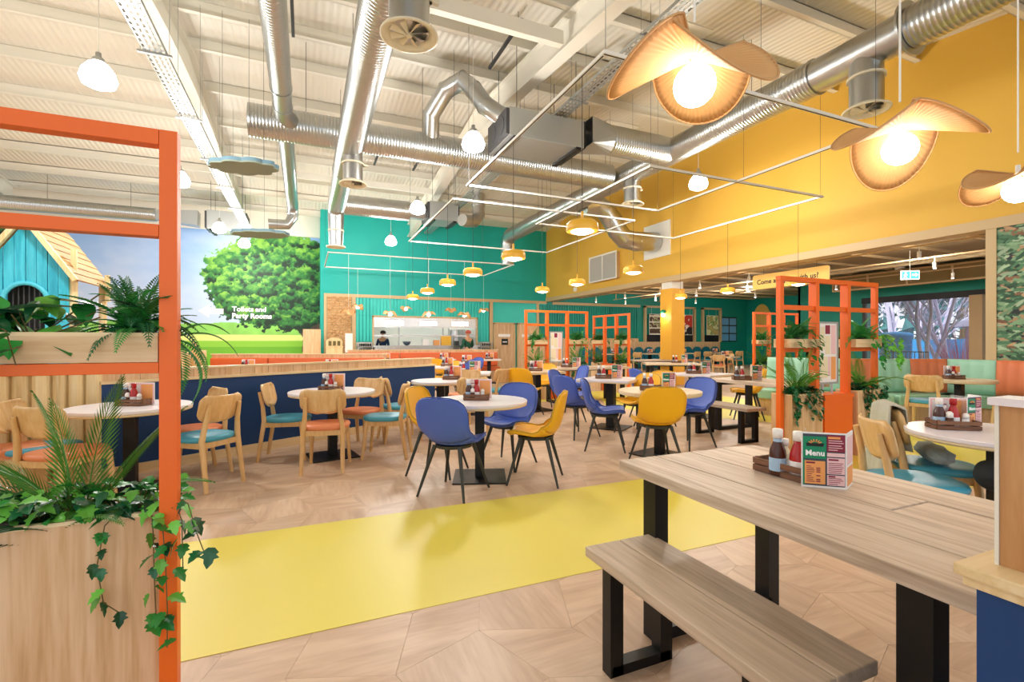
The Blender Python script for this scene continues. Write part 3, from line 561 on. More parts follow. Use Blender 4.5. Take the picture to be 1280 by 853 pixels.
for k in range(28): put('slat', sm, t, (0, 0, -.43+k*.0305))
tag(MB().box((9.97, 16.8, 3.4), (.05, .22, .16)).build('wall_sensor', M['white'], bevel=.01), 'small white sensor box on the mustard wall', 'sensor')
t = thing('drum_spotlight', 'small silver drum spotlight hanging in front of the sky mural', 'spotlight', (-4.35, 8.1, 3.0)); b = MB(); b.tube([(0, 0, -.12), (0, 0, .12)], .15, 20); b.build('drum', M['chrome'], t); MB().b2(-.17, .17, -.14, .14, -.14, -.12).build('base_plate', M['galvdull'], t); b = MB(); b.tube([(0, 0, .12), (0, 0, 3.7)], .005, 5); b.build('cord', M['darkgrey'], t)
# ---------------------------------------------------------------- yellow column, sign, side room ceiling services
t = struct(MB().b2(10.02, 10.52, 11.3, 11.8, 0, 2.9).build('column', M['yellowcol'], bevel=.01), 'square amber yellow column under the bulkhead'); MB().b2(10.05, 10.49, 11.33, 11.77, 2.9, 3.62).build('capital', M['white'], t)
t = thing('wall_lamp', 'small green and white sconce on the yellow column', 'wall lamp', (9.98, 11.62, 2.15)); MB().lathe([(0, 0), (.08, .02), (.09, .08), (.04, .12)], 16).build('shade', M['green'], t); MB().lathe([(0, -.1), (.05, -.08), (.06, -.02), (0, .01)], 16).build('bulb', M['bulbwarm'], t); point(t, (-.15, 0, -.12), 4, .05)
t = thing('hanging_sign', 'yellow hanging sign reading Come and play with us?', 'sign', (10.5, 6.9, 2.98)); 
P = [(0, 0), (1.95, 0), (1.95, .36), (0, .36)]
def rrect(w, h, r, n=5):
    out = []
    for cx, cy, a0 in ((w/2-r, h/2-r, 0), (-w/2+r, h/2-r, PI/2), (-w/2+r, -h/2+r, PI), (w/2-r, -h/2+r, 1.5*PI)):
        for k in range(n+1): a = a0+k*PI/2/n; out.append((cx+r*math.cos(a), cy+r*math.sin(a)))
    return out
MB().prism(rrect(1.95, .36, .05), 0, .03, Matrix.Translation((0, .975, -.18)) @ Matrix.Rotation(R(-90), 4, 'Z') @ Matrix.Rotation(R(90), 4, 'X')).build('board', M['signyellow'], t)
text('Come and play with us?', .165, M['ink'], (-.035, 1.82, -.24), (R(90), 0, R(-90)), t, bold=.003)
b = MB(); [b.tube([(0, y, 0), (0, y, .64)], .004, 4) for y in (.3, 1.65)]; b.build('suspension_wire', M['darkgrey'], t)
def spot():
    t = thing('track_spotlight', '', 'spotlight', (0, 0, 3.1)); MB().tube([(0, 0, .0), (0, 0, -.14)], .035, 14).build('head', M['white'], t); MB().tube([(0, 0, -.141), (0, 0, -.147)], .028, 12).build('lens', M['bulb'], t); MB().tube([(0, 0, 0), (0, 0, .11)], .01, 6).build('bracket', M['white'], t)
    return t
SPT = Proto(spot())
for i, (x0, x1, y0, y1) in enumerate(((11.2, 11.23, 4.5, 18.5), (13.0, 13.03, 5, 18.5), (15.5, 15.53, 5, 18.5))):
    o = MB().b2(x0, x1, y0, y1, 3.2, 3.23); o.b2(x0, x1, y0+.2, y0+.22, 3.23, 3.62); o.b2(x0, x1, y1-.2, y1-.18, 3.23, 3.62); tag(o.build('track_rail', M['beige']), ['beige spotlight rail just inside the wide opening', 'beige spotlight rail over the far seats, middle one', 'beige spotlight rail deepest in the side room'][i], 'light track')
n = 0
for x, ys in ((11.2, (5.6, 9.6, 11.4, 13.2, 15.2, 17.2)), (13.0, (6.2, 9.2, 11.2, 13.4, 15.6, 17.6)), (15.5, (7, 10, 13, 16))):
    for y in ys: s_ = SPT(x+.015, y, 0, 'small white spotlight, %s on the %s beige rail' % (('nearest the camera', 'second from the front', 'third from the front', 'third from the far end', 'second from the far end', 'furthest away')[ys.index(y)], {11.2: 'nearest', 13.0: 'middle', 15.5: 'deepest'}[x]), 'track spotlights in the side room', 3.1)
for i, (x, y) in enumerate(((12.5, 6.5), (12.5, 11), (12.5, 15.5), (17, 9), (18, 15.5))):
    t = thing('ceiling_downlight', 'round white downlight '+('just behind the yellow sign', 'behind the yellow column', 'in front of the posters', 'near the big window', 'at the far teal corner')[i], 'ceiling light', (x, y, 3.5), 0, 'side room downlights'); MB().lathe([(.13, .12), (.14, 0), (.12, 0), (.11, .03)], 20).build('housing', M['white'], t); MB().tube([(0, 0, .02), (0, 0, .03)], .11, 18).build('lens', M['bulb'], t); point(t, (0, 0, -.15), 105, .12, (1, .93, .82))
t = thing('service_duct', 'boxed beige service duct with raised frames over the big window', 'duct', (0, 0, 0)); MB().b2(16.9, 17.4, 2, 11, 3.05, 3.5).build('casing', plain('khaki_insulation', '#8E7A50', .7), t)
for z in (3.04, 3.5): MB().b2(16.86, 16.9, 2, 11, z-.025, z+.025).build('edge_rail', M['beige'], t)
for k in range(9): MB().b2(16.86, 16.9, 2+k*1.12, 2.05+k*1.12, 3.06, 3.48).build('frame_bar', M['beige'], t)
for i, z in enumerate((3.3, 3.42)): tag(MB().tube([(14.2+i*.35, 2, z), (14.2+i*.35, 18, z)], .05, 10).build('ceiling_pipe', M['lowceil']), ['slim pipe under the low ceiling', 'slim pipe under the low ceiling, higher one'][i], 'pipe')
b = MB()
for k in range(14): b.b2(10.4, 22.4, 3.2+k*1.2, 3.26+k*1.2, 3.56, 3.62)
o = b.build('soffit_bar', M['beige']); struct(o); o['kind'] = 'structure'
t = thing('exit_sign', 'lit green and white emergency exit sign hanging in the side room', 'sign', (13.9, 7.14, 2.97), R(-40)); MB().b2(-.19, .19, -.02, .02, -.11, .11).build('housing', M['exitwhite'], t); MB().b2(-.18, 0-.01, -.026, -.021, -.09, .09).build('green_panel', M['exitgreen'], t); MB().b2(.01, .18, -.026, -.021, -.09, .09).build('green_panel', M['exitgreen'], t)
b = MB().prism([(0, 0), (.05, .05), (.05, .02), (.12, .02), (.12, -.02), (.05, -.02), (.05, -.05)], 0, .003, Matrix.Translation((.155, -.03, 0)) @ Matrix.Rotation(R(90), 4, 'X') @ Matrix.Rotation(PI, 4, 'Z')); b.build('arrow', M['exitwhite'], t)
b = MB().tube([(-.1, -.03, .055), (-.1, -.034, .055)], .018, 10); b.tube([(-.1, -.03, .035), (-.11, -.03, -.02), (-.14, -.03, -.07)], .009, 6); b.tube([(-.11, -.03, -.02), (-.07, -.03, -.07)], .009, 6); b.tube([(-.14, -.03, .0), (-.1, -.03, .025), (-.06, -.03, .0)], .008, 6); b.build('running_figure', M['exitwhite'], t)
b = MB().tube([(0, 0, .11), (0, 0, .62)], .006, 5); b.build('rod', M['white'], t)

for i, (x, y, l) in enumerate(((3.2, 7.8, 'beside the right portal beam'), (5.4, 7.8, 'over the nearest lighting track'), (1.85, 13.9, 'behind the long cross duct, left'), (3.0, 13.9, 'behind the long cross duct, right'), (-.2, 8.3, 'above the narrow duct'), (5.2, 12.0, 'above the middle lighting track'))):
    t = thing('channel_bar', 'short dark steel channel under the roof '+l, 'bar', (x, y, roofz(y)-.34), 0, 'dark channel bars under the roof'); MB().b2(-.025, .025, -.75, .75, 0, .05).build('bar', M['darkgrey'], t)
    for s_ in (-.6, .6): MB().tube([(0, s_, .05), (0, s_, .25)], .006, 5).build('rod', M['darkgrey'], t)
struct(MB().b2(-1.95, 3.72, 6.62, 6.74, 5.98, 6.2).build('tie_beam', M['steelwhite']), 'white steel tie beam between the portal beams')
struct(MB().b2(-1.95, 3.72, 15.0, 15.1, 5.98, 6.15).build('tie_beam', M['steelwhite']))
# ---------------------------------------------------------------- big window on the right, outdoors
t = struct(MB().b2(17.96, 18.0, 1.5, 10.7, 2.62, 2.82).build('window_1', M['darkband']), 'wide window onto the garden with dark blind box')
for y in (2.0, 7.2, 10.6): MB().b2(18.0, 18.1, y, y+.1, 0, 2.66).build('window_frame', M['darkgrey'], t)
MB().b2(17.8, 18.0, 7.35, 7.65, 0, 2.66).build('window_post', M['beige'], t)
for a, c in ((2.1, 7.2), (7.3, 10.6)): MB().b2(18.05, 18.06, a, c, .02, 2.66).build('window_pane', M['pane'], t)
MB().b2(18.0, 18.1, 2, 10.7, 0, .06).build('window_sill', M['darkgrey'], t)
struct(MB().b2(18.2, 60, -20, 30, -.2, -.1).build('ground_outside', M['groundout']), 'wet paving outside the window')
def birch(x, y, h, label, seed, lean=0):
    rr = random.Random(seed); t = thing('birch_tree', label, 'tree', (x, y, -.1), 0, 'bare pale trees outside')
    b = MB(); 
    def grow(p, d, L_, r, lev):
        pts = [p]; rs = [r]; q = Vector(p); d = Vector(d).normalized()
        for i in range(5):
            d = (d+Vector((rr.uniform(-.16, .16), rr.uniform(-.16, .16), .06))).normalized(); q = q+d*L_/5; pts.append(q.copy()); rs.append(r*(1-.16*(i+1)))
        b.tube(pts, rs, 7 if lev == 0 else 5, smooth=True)
        if lev < 3:
            for i in range(1, 6):
                for _ in range(2 if lev else 1):
                    a = rr.uniform(0, 2*PI); nd = (d+Vector((math.cos(a), math.sin(a), .35))*.9).normalized(); grow(pts[i], nd, L_*rr.uniform(.45, .62), rs[i]*.5, lev+1)
    for k in range(3): grow(Vector((rr.uniform(-.2, .2), rr.uniform(-.2, .2), 0)), (rr.uniform(-.25, .25), rr.uniform(-.3, .3)+lean, 1), h*rr.uniform(.8, 1), .085, 0)
    b.build('trunk', M['bark'], t, fix=False)
birch(22.5, 10.9, 7, 'bare pale multi-stemmed tree outside, nearest the glass', 3); birch(26.5, 14.2, 8, 'bare pale tree outside, behind the blue tank', 5); birch(23.6, 10.7, 7, 'bare pale tree outside beside the hut', 8); birch(29, 14.0, 9, 'bare pale tree furthest behind the others outside', 12)
t = thing('dogwood_bush', 'pink bare-stemmed shrub outside the window', 'shrub', (22.9, 10.1, -.1)); b = MB(); rr = random.Random(4)
for k in range(80):
    a = rr.uniform(0, 6.28); r0 = rr.uniform(0, .3); d = rr.uniform(.2, .9); h = rr.uniform(1.1, 2.1)
    b.tube([(r0*math.cos(a), r0*math.sin(a), 0), ((r0+d*.4)*math.cos(a), (r0+d*.4)*math.sin(a), h*.5), ((r0+d)*math.cos(a), (r0+d)*math.sin(a), h)], [.014, .01, .005], 4)
b.build('stem', M['twig'], t, fix=False)
t = thing('water_tank', 'big bright blue ribbed tank outside the window', 'tank', (24.4, 13.1, -.1)); MB().lathe([(.56, 0), (.6, 1.6), (.64, 1.62), (.64, 1.72), (.5, 1.8), (0, 1.84)], 28).build('shell', M['fenceblue'], t); b = MB(); [b.lathe([(.58, z), (.63, z+.03), (.59, z+.06)], 28) for z in (.4, .8, 1.2)]; b.build('band', M['fenceblue'], t)
t = thing('blue_hoarding', 'low blue panel fence across the garden outside', 'fence', (0, 0, -.1)); pm = MB().b2(-.03, .03, 0, 1.18, .05, 1.5).mesh('panel', M['fenceblue'], fix=False)
for k in range(14): put('panel', pm, t, (27.6, 4.5+k*1.22, 0))
t = thing('railing', 'short dark metal railing outside by the blue tank', 'railing', (20.6, 10.0, -.1)); b = MB(); b.b2(-.02, .02, 0, 1.4, 1.0, 1.04); b.b2(-.02, .02, 0, 1.4, .2, .23); [b.b2(-.01, .01, k*.14, k*.14+.02, 0, 1.0) for k in range(11)]; b.build('bars', M['black'], t)
t = thing('garden_hut', 'small pale hut with conical roof outside the window', 'hut', (25.6, 10.1, -.1)); MB().tube([(0, 0, 0), (0, 0, 2.1)], 1.0, 8, smooth=False).build('wall', plain('hut_boards', '#D8B8C4', .7), t); MB().lathe([(1.6, 2.0), (0, 3.0)], 8, smooth=False).build('roof', M['hutroof'], t); MB().b2(-.2, .2, -.2, .2, 2.8, 3.5).build('chimney', M['white'], t)
for k, (x, y) in enumerate(((33, 21), (34.5, 17.8), (33.5, 14.6), (35, 11))):
    t = thing('evergreen_tree', 'dark evergreen outside, '+('first from the left behind the pale trees', 'second from the left behind the pale trees', 'third from the left behind the pale trees', 'right-hand one behind the hut')[k], 'tree', (x, y, -.1), 0, 'dark evergreens outside'); b = MB(); rr = random.Random(k)
    for q in range(420):
        z = rr.uniform(.3, 8.5); r0 = (9-z)*.42*rr.uniform(.6, 1); a = rr.uniform(0, 6.28); c = Vector((r0*math.cos(a), r0*math.sin(a), z)); s_ = rr.uniform(.3, .7)
        b.add([c+Vector((rr.uniform(-s_, s_), rr.uniform(-s_, s_), rr.uniform(-s_, s_))) for _ in range(3)], [(0, 1, 2)])
    b.build('foliage', M['evergreen'], t, fix=False); MB().tube([(0, 0, 0), (0, 0, 8)], [.25, .05], 8).build('trunk', M['stem'], t)
# ---------------------------------------------------------------- half walls and booths
def halfwall(p0, p1, name, label, zt=1.04, plank=.16, low='navy', lowh=.905, capd=.1, logs=False):
    p0, p1 = Vector(p0+(0,)), Vector(p1+(0,)); d = p1-p0; L_ = d.length; a = math.atan2(d.y, d.x)
    t = bpy.data.objects.new(name, None); C.objects.link(t); t.location = p0; t.rotation_euler = (0, 0, a); struct(t, label)
    MB().b2(0, L_, .0, .1, .1, lowh).build('cladding', M[low], t); MB().b2(0, L_, -.012, .1, 0, .1).build('skirting', M['birchcap'], t)
    MB().b2(0, L_, -.035, .13, lowh, lowh+.03).build('ledge', M['birchcap'], t, bevel=.004); MB().b2(-.0, L_, .0, .12, zt-.02, zt).build('cap', M['birchcap'], t)
    pm = MB().b2(0, plank-.004, .012, .09, lowh+.03, zt-.02).mesh('board', M['oak'])
    for k in range(int(L_/plank)): put('board', pm, t, (k*plank, 0, 0))
    return t
WA = (-1.80, 5.74); WB_ = (1.99, 7.93)
halfwall(WA, WB_, 'partition', 'low navy partition with oak boards and ledge behind the wooden chairs')
# upright log boards continuing the partition to the left
dx, dy = WB_[0]-WA[0], WB_[1]-WA[1]; L_ = math.hypot(dx, dy); ux, uy = dx/L_, dy/L_; an = math.atan2(uy, ux)
t = bpy.data.objects.new('log_partition', None); C.objects.link(t); t.location = (WA[0]-ux*3.6, WA[1]-uy*3.6, 0); t.rotation_euler = (0, 0, an); struct(t, 'wall of upright half-round pine logs at the left')
lg = [MB().prism([(w*math.cos(q)*.5+w/2, -.055*math.sin(q)) for q in [k*PI/6 for k in range(7)]], .06, 1.02).mesh('log', M['pine']) for w in (.10, .115, .13)]
for m_ in lg: m_.polygons.foreach_set('use_smooth', [False]*len(m_.polygons))
x = 0; k = 0
while x < 3.5: w = (.10, .115, .13)[k*7 % 3]; put('log', lg[k*7 % 3], t, (x, .03, 0)); x += w+.006; k += 1
MB().b2(0, 3.6, .03, .1, 0, 1.02).build('backing', M['pine'], t); MB().b2(0, 3.6, -.06, .1, 0, .07).build('base_rail', M['pine'], t); MB().b2(0, 3.6, -.03, .13, 1.02, 1.05).build('cap', M['birchcap'], t)
# play area fence of logs with taller posts
def logfence(x0, y0, x1, y1, label, zt=1.14):
    t = thing('log_fence', label, 'fence', (x0, y0, 0), math.atan2(y1-y0, x1-x0)); L_ = math.hypot(x1-x0, y1-y0); pm = MB().prism([(.06*math.cos(q)+.06, .06*math.sin(q)) for q in [k*PI/5 for k in range(10)]], 0, zt).mesh('log', M['pine'])
    k = 0; x = 0
    while x < L_-.1: put('log', pm, t, (x, 0, 0), (0, 0, 0), (1, 1, 1-.03*(k*5 % 3))); x += .125; k += 1
    for k in range(int(L_/1.0)+1): MB().prism([(.05*math.cos(q), .05*math.sin(q)-.11) for q in [j*PI/5 for j in range(10)]], 0, 1.3).build('post', M['chairwood'], t, (k*1.0+.05, 0, 0))
logfence(-7.5, 9.6, -2.6, 10.75, 'curving fence of upright pine logs round the play area'); logfence(-2.6, 10.8, -2.0, 12.4, 'short end run of the log fence by the booths', 1.12)
# playhouse
t = thing('playhouse', 'turquoise planked playhouse with steep larch roof on posts', 'playhouse', (-3.73, 9.2, 0))
wv = .98; hw = wv/2; ez = 2.34; az = 3.08
for k in range(8):
    x0 = -hw+k*wv/8; x1 = x0+wv/8-.008; f = lambda x: az-(az-ez)*abs(x)/hw
    # planks stop above the round-topped opening
    def low(x): return (1.9+math.sqrt(max(0, .24**2-x*x))) if abs(x) < .24 else .9
    xs = [x0+(x1-x0)*j/4 for j in range(5)]; poly = [(x, low(x)) for x in xs]+[(x, f(x)-.03) for x in xs[::-1]]
    MB().prism(poly, -.02, .02+.008*(k % 2), Matrix.Rotation(R(90), 4, 'X')).build('plank', M['playblue'], t)
b = MB(); pts = [(-.31, 0, 1.2)]+[(.25*math.cos(a), -.03, 1.9+.26*math.sin(a)) for a in [PI-k*PI/12 for k in range(13)]]+[(.31, 0, 1.2)]; pts[0] = (-.25, -.03, 1.2); pts[-1] = (.25, -.03, 1.2)
b.tube(pts, .035, 6); b.build('opening_trim', plain('light_turquoise', '#4FC7DE', .5), t)
b = MB(); [b.b2(-.3+k*.06, -.285+k*.06, .05, .065, .9, 2.25) for k in range(11)]; b.build('bars', M['darkgrey'], t); MB().b2(-.4, .4, .3, .32, .9, 2.3).build('interior_shade_sheet', M['blackp'], t)  # black sheet stands in for the shade inside the playhouse
for s in (-1, 1):
    sl = math.hypot(hw+.15, (az-ez)*(hw+.1)/hw); a = math.atan2(az-ez, hw)
    for k in range(8):
        u0 = k*sl/8; bm_ = MB().box((0, .62, 0), (sl/8+.012, 1.42, .022)); um = u0+sl/16
        bm_.build('roof_board', M['roofboard'], t, (s*um*math.cos(a), 0, az+.05-um*math.sin(a)+.008), (0, s*(a-.08), 0))
    bb = MB().box((s*(hw+.1)/2, -.1, (az+ez)/2-.01), (.05, .04, .05)); 
    b = MB(); b.tube([(0, -.1, az+.03), (s*(hw+.1), -.1, az+.03-(az-ez)*(hw+.1)/hw)], .045, 4, sq=True, smooth=False); b.build('bargeboard', M['pine'], t)
    MB().tube([(s*(hw+.02), .05, 0), (s*(hw+.02), .05, 2.25)], .055, 10).build('post', M['pine'], t); MB().tube([(s*(hw+.02), 1.2, 0), (s*(hw+.02), 1.2, 2.25)], .055, 10).build('post', M['pine'], t)
for k in range(2): MB().tube([(hw-.02+k*.12, .2+.95*k, 2.0), (hw-.02+k*.12, .2+.95*k, 2.72-.27*k)], .045, 4, sq=True, smooth=False).build('roof_post', M['pine'], t)
MB().b2(-hw, hw, 0, 1.25, .85, .92).build('deck', M['roofboard'], t)
# booth rows with rust-coloured backs
def booth_row(p0, p1, label, back, gname, bh=.98, zt=1.04, seg=1.25, mats=('rust',)):
    p0, p1 = Vector(p0+(0,)), Vector(p1+(0,)); d = p1-p0; L_ = d.length; t = thing('booth_bench', label, 'bench', p0, math.atan2(d.y, d.x), gname)
    MB().b2(0, L_, .0, .1, 0, zt-.02).build('back_panel', M['oak'], t); MB().b2(-.02, L_+.02, -.02, .12, zt-.02, zt).build('cap', M['birchcap'], t)
    n = max(1, int(L_/seg)); w = L_/n
    for k in range(n):
        x0 = k*w
        MB().b2(x0+.01, x0+w-.01, -.09, -.002, .5, bh-.03).build('back_cushion', M[mats[k % len(mats)]], t, bevel=.02); MB().b2(x0+.01, x0+w-.01, -.55, -.0, .36, .48).build('seat_cushion', M[mats[k % len(mats)]], t, bevel=.02)
    MB().b2(0, L_, -.5, 0, 0, .36).build('plinth', M['oak'], t); return t
booth_row((-1.9, 12.3), (1.6, 10.9), 'long booth bench with rust-orange back cushions behind the navy partition', None, 'rust booth benches')
booth_row((1.2, 15.9), (5.9, 15.0), 'rust-orange booth bench furthest back, facing away from the kitchen', None, 'rust booth benches')
# booth with mint and salmon stripes at the right
P = [(7.35, 5.35), (7.75, 5.45), (8.3, 5.32), (8.75, 5.05), (9.05, 4.88), (9.9, 4.5), (11.0, 4.05)]
P = [(7.9, 6.35), (8.05, 5.75), (8.35, 5.3), (8.8, 5.0), (9.3, 4.78), (9.8, 4.5), (9.87, 3.9), (9.87, 2.4)]
t = thing('curved_booth', 'curved booth sofa with mint and salmon striped back panels', 'sofa', (0, 0, 0))
cols = ['mint', 'mint', 'salmon', 'mint', 'salmon', 'mint', 'salmon', 'mint']
for k, (a, c) in enumerate(zip(P, P[1:])):
    a, c = Vector(a+(0,)), Vector(c+(0,)); d = (c-a); n_ = Vector((d.y, -d.x, 0)).normalized()*-1
    n_ = Vector((-d.y, d.x, 0)).normalized()*-1      # towards the table side
    m = max(2, int(d.length/.13)); b = MB(); b.grid(lambda s_, z_: tuple(a+d*s_+n_*(.035+.012*abs(math.sin(PI*m*s_))+.012*math.sin(PI*z_)-.03*z_)+Vector((0, 0, .47+.55*z_))), m*6, 6, True, .05)
    for q in range(0):
        s0, s1 = a+d*(q/m), a+d*((q+1)/m); mid = (s0+s1)/2; rot = math.atan2(d.y, d.x)
        b.tube([(mid.x+n_.x*.0, mid.y+n_.y*.0, .47), (mid.x-n_.x*.02, mid.y-n_.y*.02, 1.0)], d.length/m*.54, 8)
    b.build('back_panel', M[cols[k]], t)
    b = MB(); vs = [a, c, c+n_*.5, a+n_*.5]; b.add([(p.x, p.y, .3) for p in vs]+[(p.x, p.y, .46) for p in vs], [(3,2,1,0),(4,5,6,7),(0,1,5,4),(1,2,6,5),(2,3,7,6),(3,0,4,7)]); b.build('seat_cushion', M['mint'], t, bevel=.02)
    vs = [a, c, c+n_*.44, a+n_*.44]; b = MB(); b.add([(p.x, p.y, 0) for p in vs]+[(p.x, p.y, .3) for p in vs], [(3,2,1,0),(4,5,6,7),(0,1,5,4),(1,2,6,5),(2,3,7,6),(3,0,4,7)]); b.build('plinth', M['oak'], t)
    vs = [a-n_*.1, c-n_*.1, c+n_*.0, a+n_*.0]; b = MB(); b.add([(p.x, p.y, 0) for p in vs]+[(p.x, p.y, 1.02) for p in vs], [(3,2,1,0),(4,5,6,7),(0,1,5,4),(1,2,6,5),(2,3,7,6),(3,0,4,7)]); b.build('rear_board', M['beige'], t)
# far bench with deep teal round backs
t = thing('wall_bench', 'long oak wall bench with a row of round-topped deep teal backs', 'bench', (11.5, 18.9, 0)); MB().b2(0, 8.9, .38, .46, 0, 1.28).build('back_panel', M['oak'], t); MB().b2(0, 8.9, 0, .4, 0, .46).build('seat', M['deepteal'], t)
bm_ = MB().prism([(-.27, 0), (.27, 0), (.27, .3)]+[(.27*math.cos(a), .3+.27*math.sin(a)) for a in [k*PI/10 for k in range(1, 10)]]+[(-.27, .3)], -.05, .05, Matrix.Rotation(R(90), 4, 'X')).mesh('backrest', M['deepteal'])
for k in range(14): put('backrest', bm_, t, (.4+k*.62, .32, .46))
# posters in timber frames
for i, (x0, x1, kind, lab) in enumerate(((15.4, 16.9, 0, 'hanging poster of food photographs in a timber frame left of the column'), (17.3, 18.7, 1, 'hanging red and black poster in a timber frame right of the column'), (19.15, 20.5, 2, 'hanging pale green patterned poster in a timber frame'))):
    t = thing('framed_recess', 'pale timber surround '+('left of the column', 'right of the column', 'round the pale patterned poster')[i], 'frame', (x0, VB-.02, 1.28)); w = x1-x0
    b = MB(); b.b2(0, .12, -.12, 0, 0, 1.78); b.b2(w-.12, w, -.12, 0, 0, 1.78); b.b2(0, w, -.12, 0, 1.7, 1.8); b.build('surround', M['beige'], t); MB().b2(.12, w-.12, -.01, .0, 0, .35).build('dark_glazing', M['darkband'], t)
    cols_ = [('#5A4434', '#D8C8A8', '#6E7A3A'), ('#C83A2A', '#E8C8B8', '#2A1F24'), ('#E0DCA8', '#7FA060', '#C8B070')][i]
    def pf(X, Z, cc=cols_, i=i):
        n_ = vnoise(X, Z, 5, 60+i, 3)[..., None]; col = L3(cc[0])*(n_ < .48)+L3(cc[1])*(n_ >= .48)*(n_ < .6)+L3(cc[2])*(n_ >= .6)
        if i == 1: col = np.where((Z < .4)[..., None], L3('#2A1F24'), L3('#C83A2A')); col = np.where(((vnoise(X, Z, 9, 3, 2) > .6) & (X > .15) & (X < .65))[..., None], L3('#F2E4DC'), col)
        if i == 0: col = np.where(((Z % .3) < .05)[..., None], L3('#F0EADA'), col)
        return col
    t = thing('poster', lab, 'poster', (x0+.28, VB-.16, 1.65)); MB().b2(-.02, w-.54, .002, .02, -.02, 1.02).build('frame', M['white'], t); put('print', printed_grid('print', 40, 50, pf, w-.56, 1.0), t); b = MB(); [b.tube([(x, .01, 1.0), (x, .01, 1.36)], .005, 4) for x in (.12, w-.7)]; b.build('suspension_wire', M['white'], t)
t = struct(MB().b2(20.55, 21.7, VB-.03, VB-.005, 1.28, 2.62).build('window_2', M['darkband'])); 
for a in (0, 1):
    for c in (0, 1, 2): MB().b2(20.62+a*.55, 21.1+a*.55, VB-.04, VB-.031, 1.33+c*.43, 1.7+c*.43).build('window_pane', plain('far_pane', '#6FB2E8', .1) if a+c == 0 else bpy.data.materials['far_pane'], t)
tag(MB().prism([(.55*math.cos(a), .95*math.sin(a)) for a in [k*PI/16 for k in range(32)]], 0, .05, Matrix.Translation((22.44, 18.4, 2.35)) @ Matrix.Rotation(R(90), 4, 'Z') @ Matrix.Rotation(R(90), 4, 'X')).build('leaf_cutout', M['signyellow']), 'tall yellow leaf-shaped cut-out on the dark teal wall', 'wall decoration')
tag(MB().b2(20.5, 20.9, 12.5, 12.9, 0, 3.62).build('pillar', M['white']), 'slim white pillar in the side room', 'pillar'); 
t = thing('painted_arch', 'rainbow arch painted on a board beyond the orange frame', 'wall decoration', (17.9, 12.0, 0), R(90)); 
for r0, c in ((.9, 'green'), (.7, 'orange'), (.5, 'signyellow'), (.3, 'green')): MB().prism([(r0*math.cos(a), 1.1+r0*math.sin(a)) for a in [k*PI/16 for k in range(17)]]+[(-r0, .1), (r0, .1)], 0, .01+(.9-r0)*.05, Matrix.Rotation(R(90), 4, 'X')).build('band', M[c], t)
# ---------------------------------------------------------------- kitchen pass
t = struct(bpy.data.objects.new('kitchen_recess', None)); C.objects.link(t); t['label'] = 'white tiled kitchen behind the serving hatch'
b = MB(); b.b2(2.38, 6.72, 21.6, 21.7, .5, 2.9); b.b2(2.3, 2.38, VB+.25, 21.7, .5, 2.9); b.b2(6.72, 6.8, VB+.25, 21.7, .5, 2.9); b.b2(2.3, 6.8, VB+.25, 21.7, .4, .5); b.b2(2.3, 6.8, VB+.25, 21.7, 2.9, 3.0); b.build('lining', M['white'], t)
for x in (3.3, 5.4): o = tag(MB().b2(x, x+1.1, 20.3, 20.8, 2.8, 2.86).build('kitchen_light', plain('kitchen_light_panel', (1, 1, 1, 1), .4, emit=7)), 'bright light panel in the kitchen ceiling, '+('left one' if x < 4 else 'right one'), 'ceiling light')
t = thing('serving_hatch', 'stainless serving hatch with heated gantry shelves and timber surround', 'serving counter', (2.43, VB, 0)); w = 4.2
b = MB(); b.b2(-.06, 0, -.1, .0, 1.0, 2.3); b.b2(w, w+.06, -.1, 0, 1.0, 2.3); b.b2(-.06, w+.06, -.1, 0, 2.25, 2.32); b.build('surround', M['beige'], t)
MB().b2(0, w, -.06, .3, 1.92, 2.25).build('hood', M['chrome'], t); MB().b2(0, w, -.14, -.06, 1.86, 1.93).build('shelf_edge', M['chrome'], t)
for k in range(3): MB().b2(.45+k*1.35, 1.15+k*1.35, -.085, -.062, 1.95, 2.12).build('heat_lamp', M['exitwhite'], t)
MB().b2(0, w, -.05, .3, 1.5, 1.56).build('shelf', M['chrome'], t)
for x in (.95, 2.75, 3.0): MB().b2(x, x+.05, -.03, .02, 1.14, 1.86).build('upright', M['galvdull'], t)
MB().b2(-.1, w+.1, -.35, .3, 1.08, 1.14).build('worktop', M['chrome'], t); MB().b2(0, w, -.3, -.002, .0, 1.08).build('front_panel', M['chrome'], t)
def rack(x, label):
    t = thing('cutlery_rack', label, 'rack', (x, VB-.25, .0)); b = MB(); [b.b2(s, s+.03, -.15, -.12, 0, 1.28) for s in (0, .5)]; [b.b2(0, .53, -.15, .15, z, z+.02) for z in (.2, .7, .9, 1.1, 1.26)]; b.build('rack_frame', M['galvdull'], t)
    b = MB(); 
    for z in (.72, .92, 1.12):
        for k in range(6): b.tube([(.06+k*.08, 0, z), (.06+k*.08, 0, z+.1)], .03, 8)
    b.build('cup', M['darkgrey'], t)
rack(1.82, 'grey rack of stacked cups left of the hatch'); rack(6.72, 'grey rack of stacked cups right of the hatch')
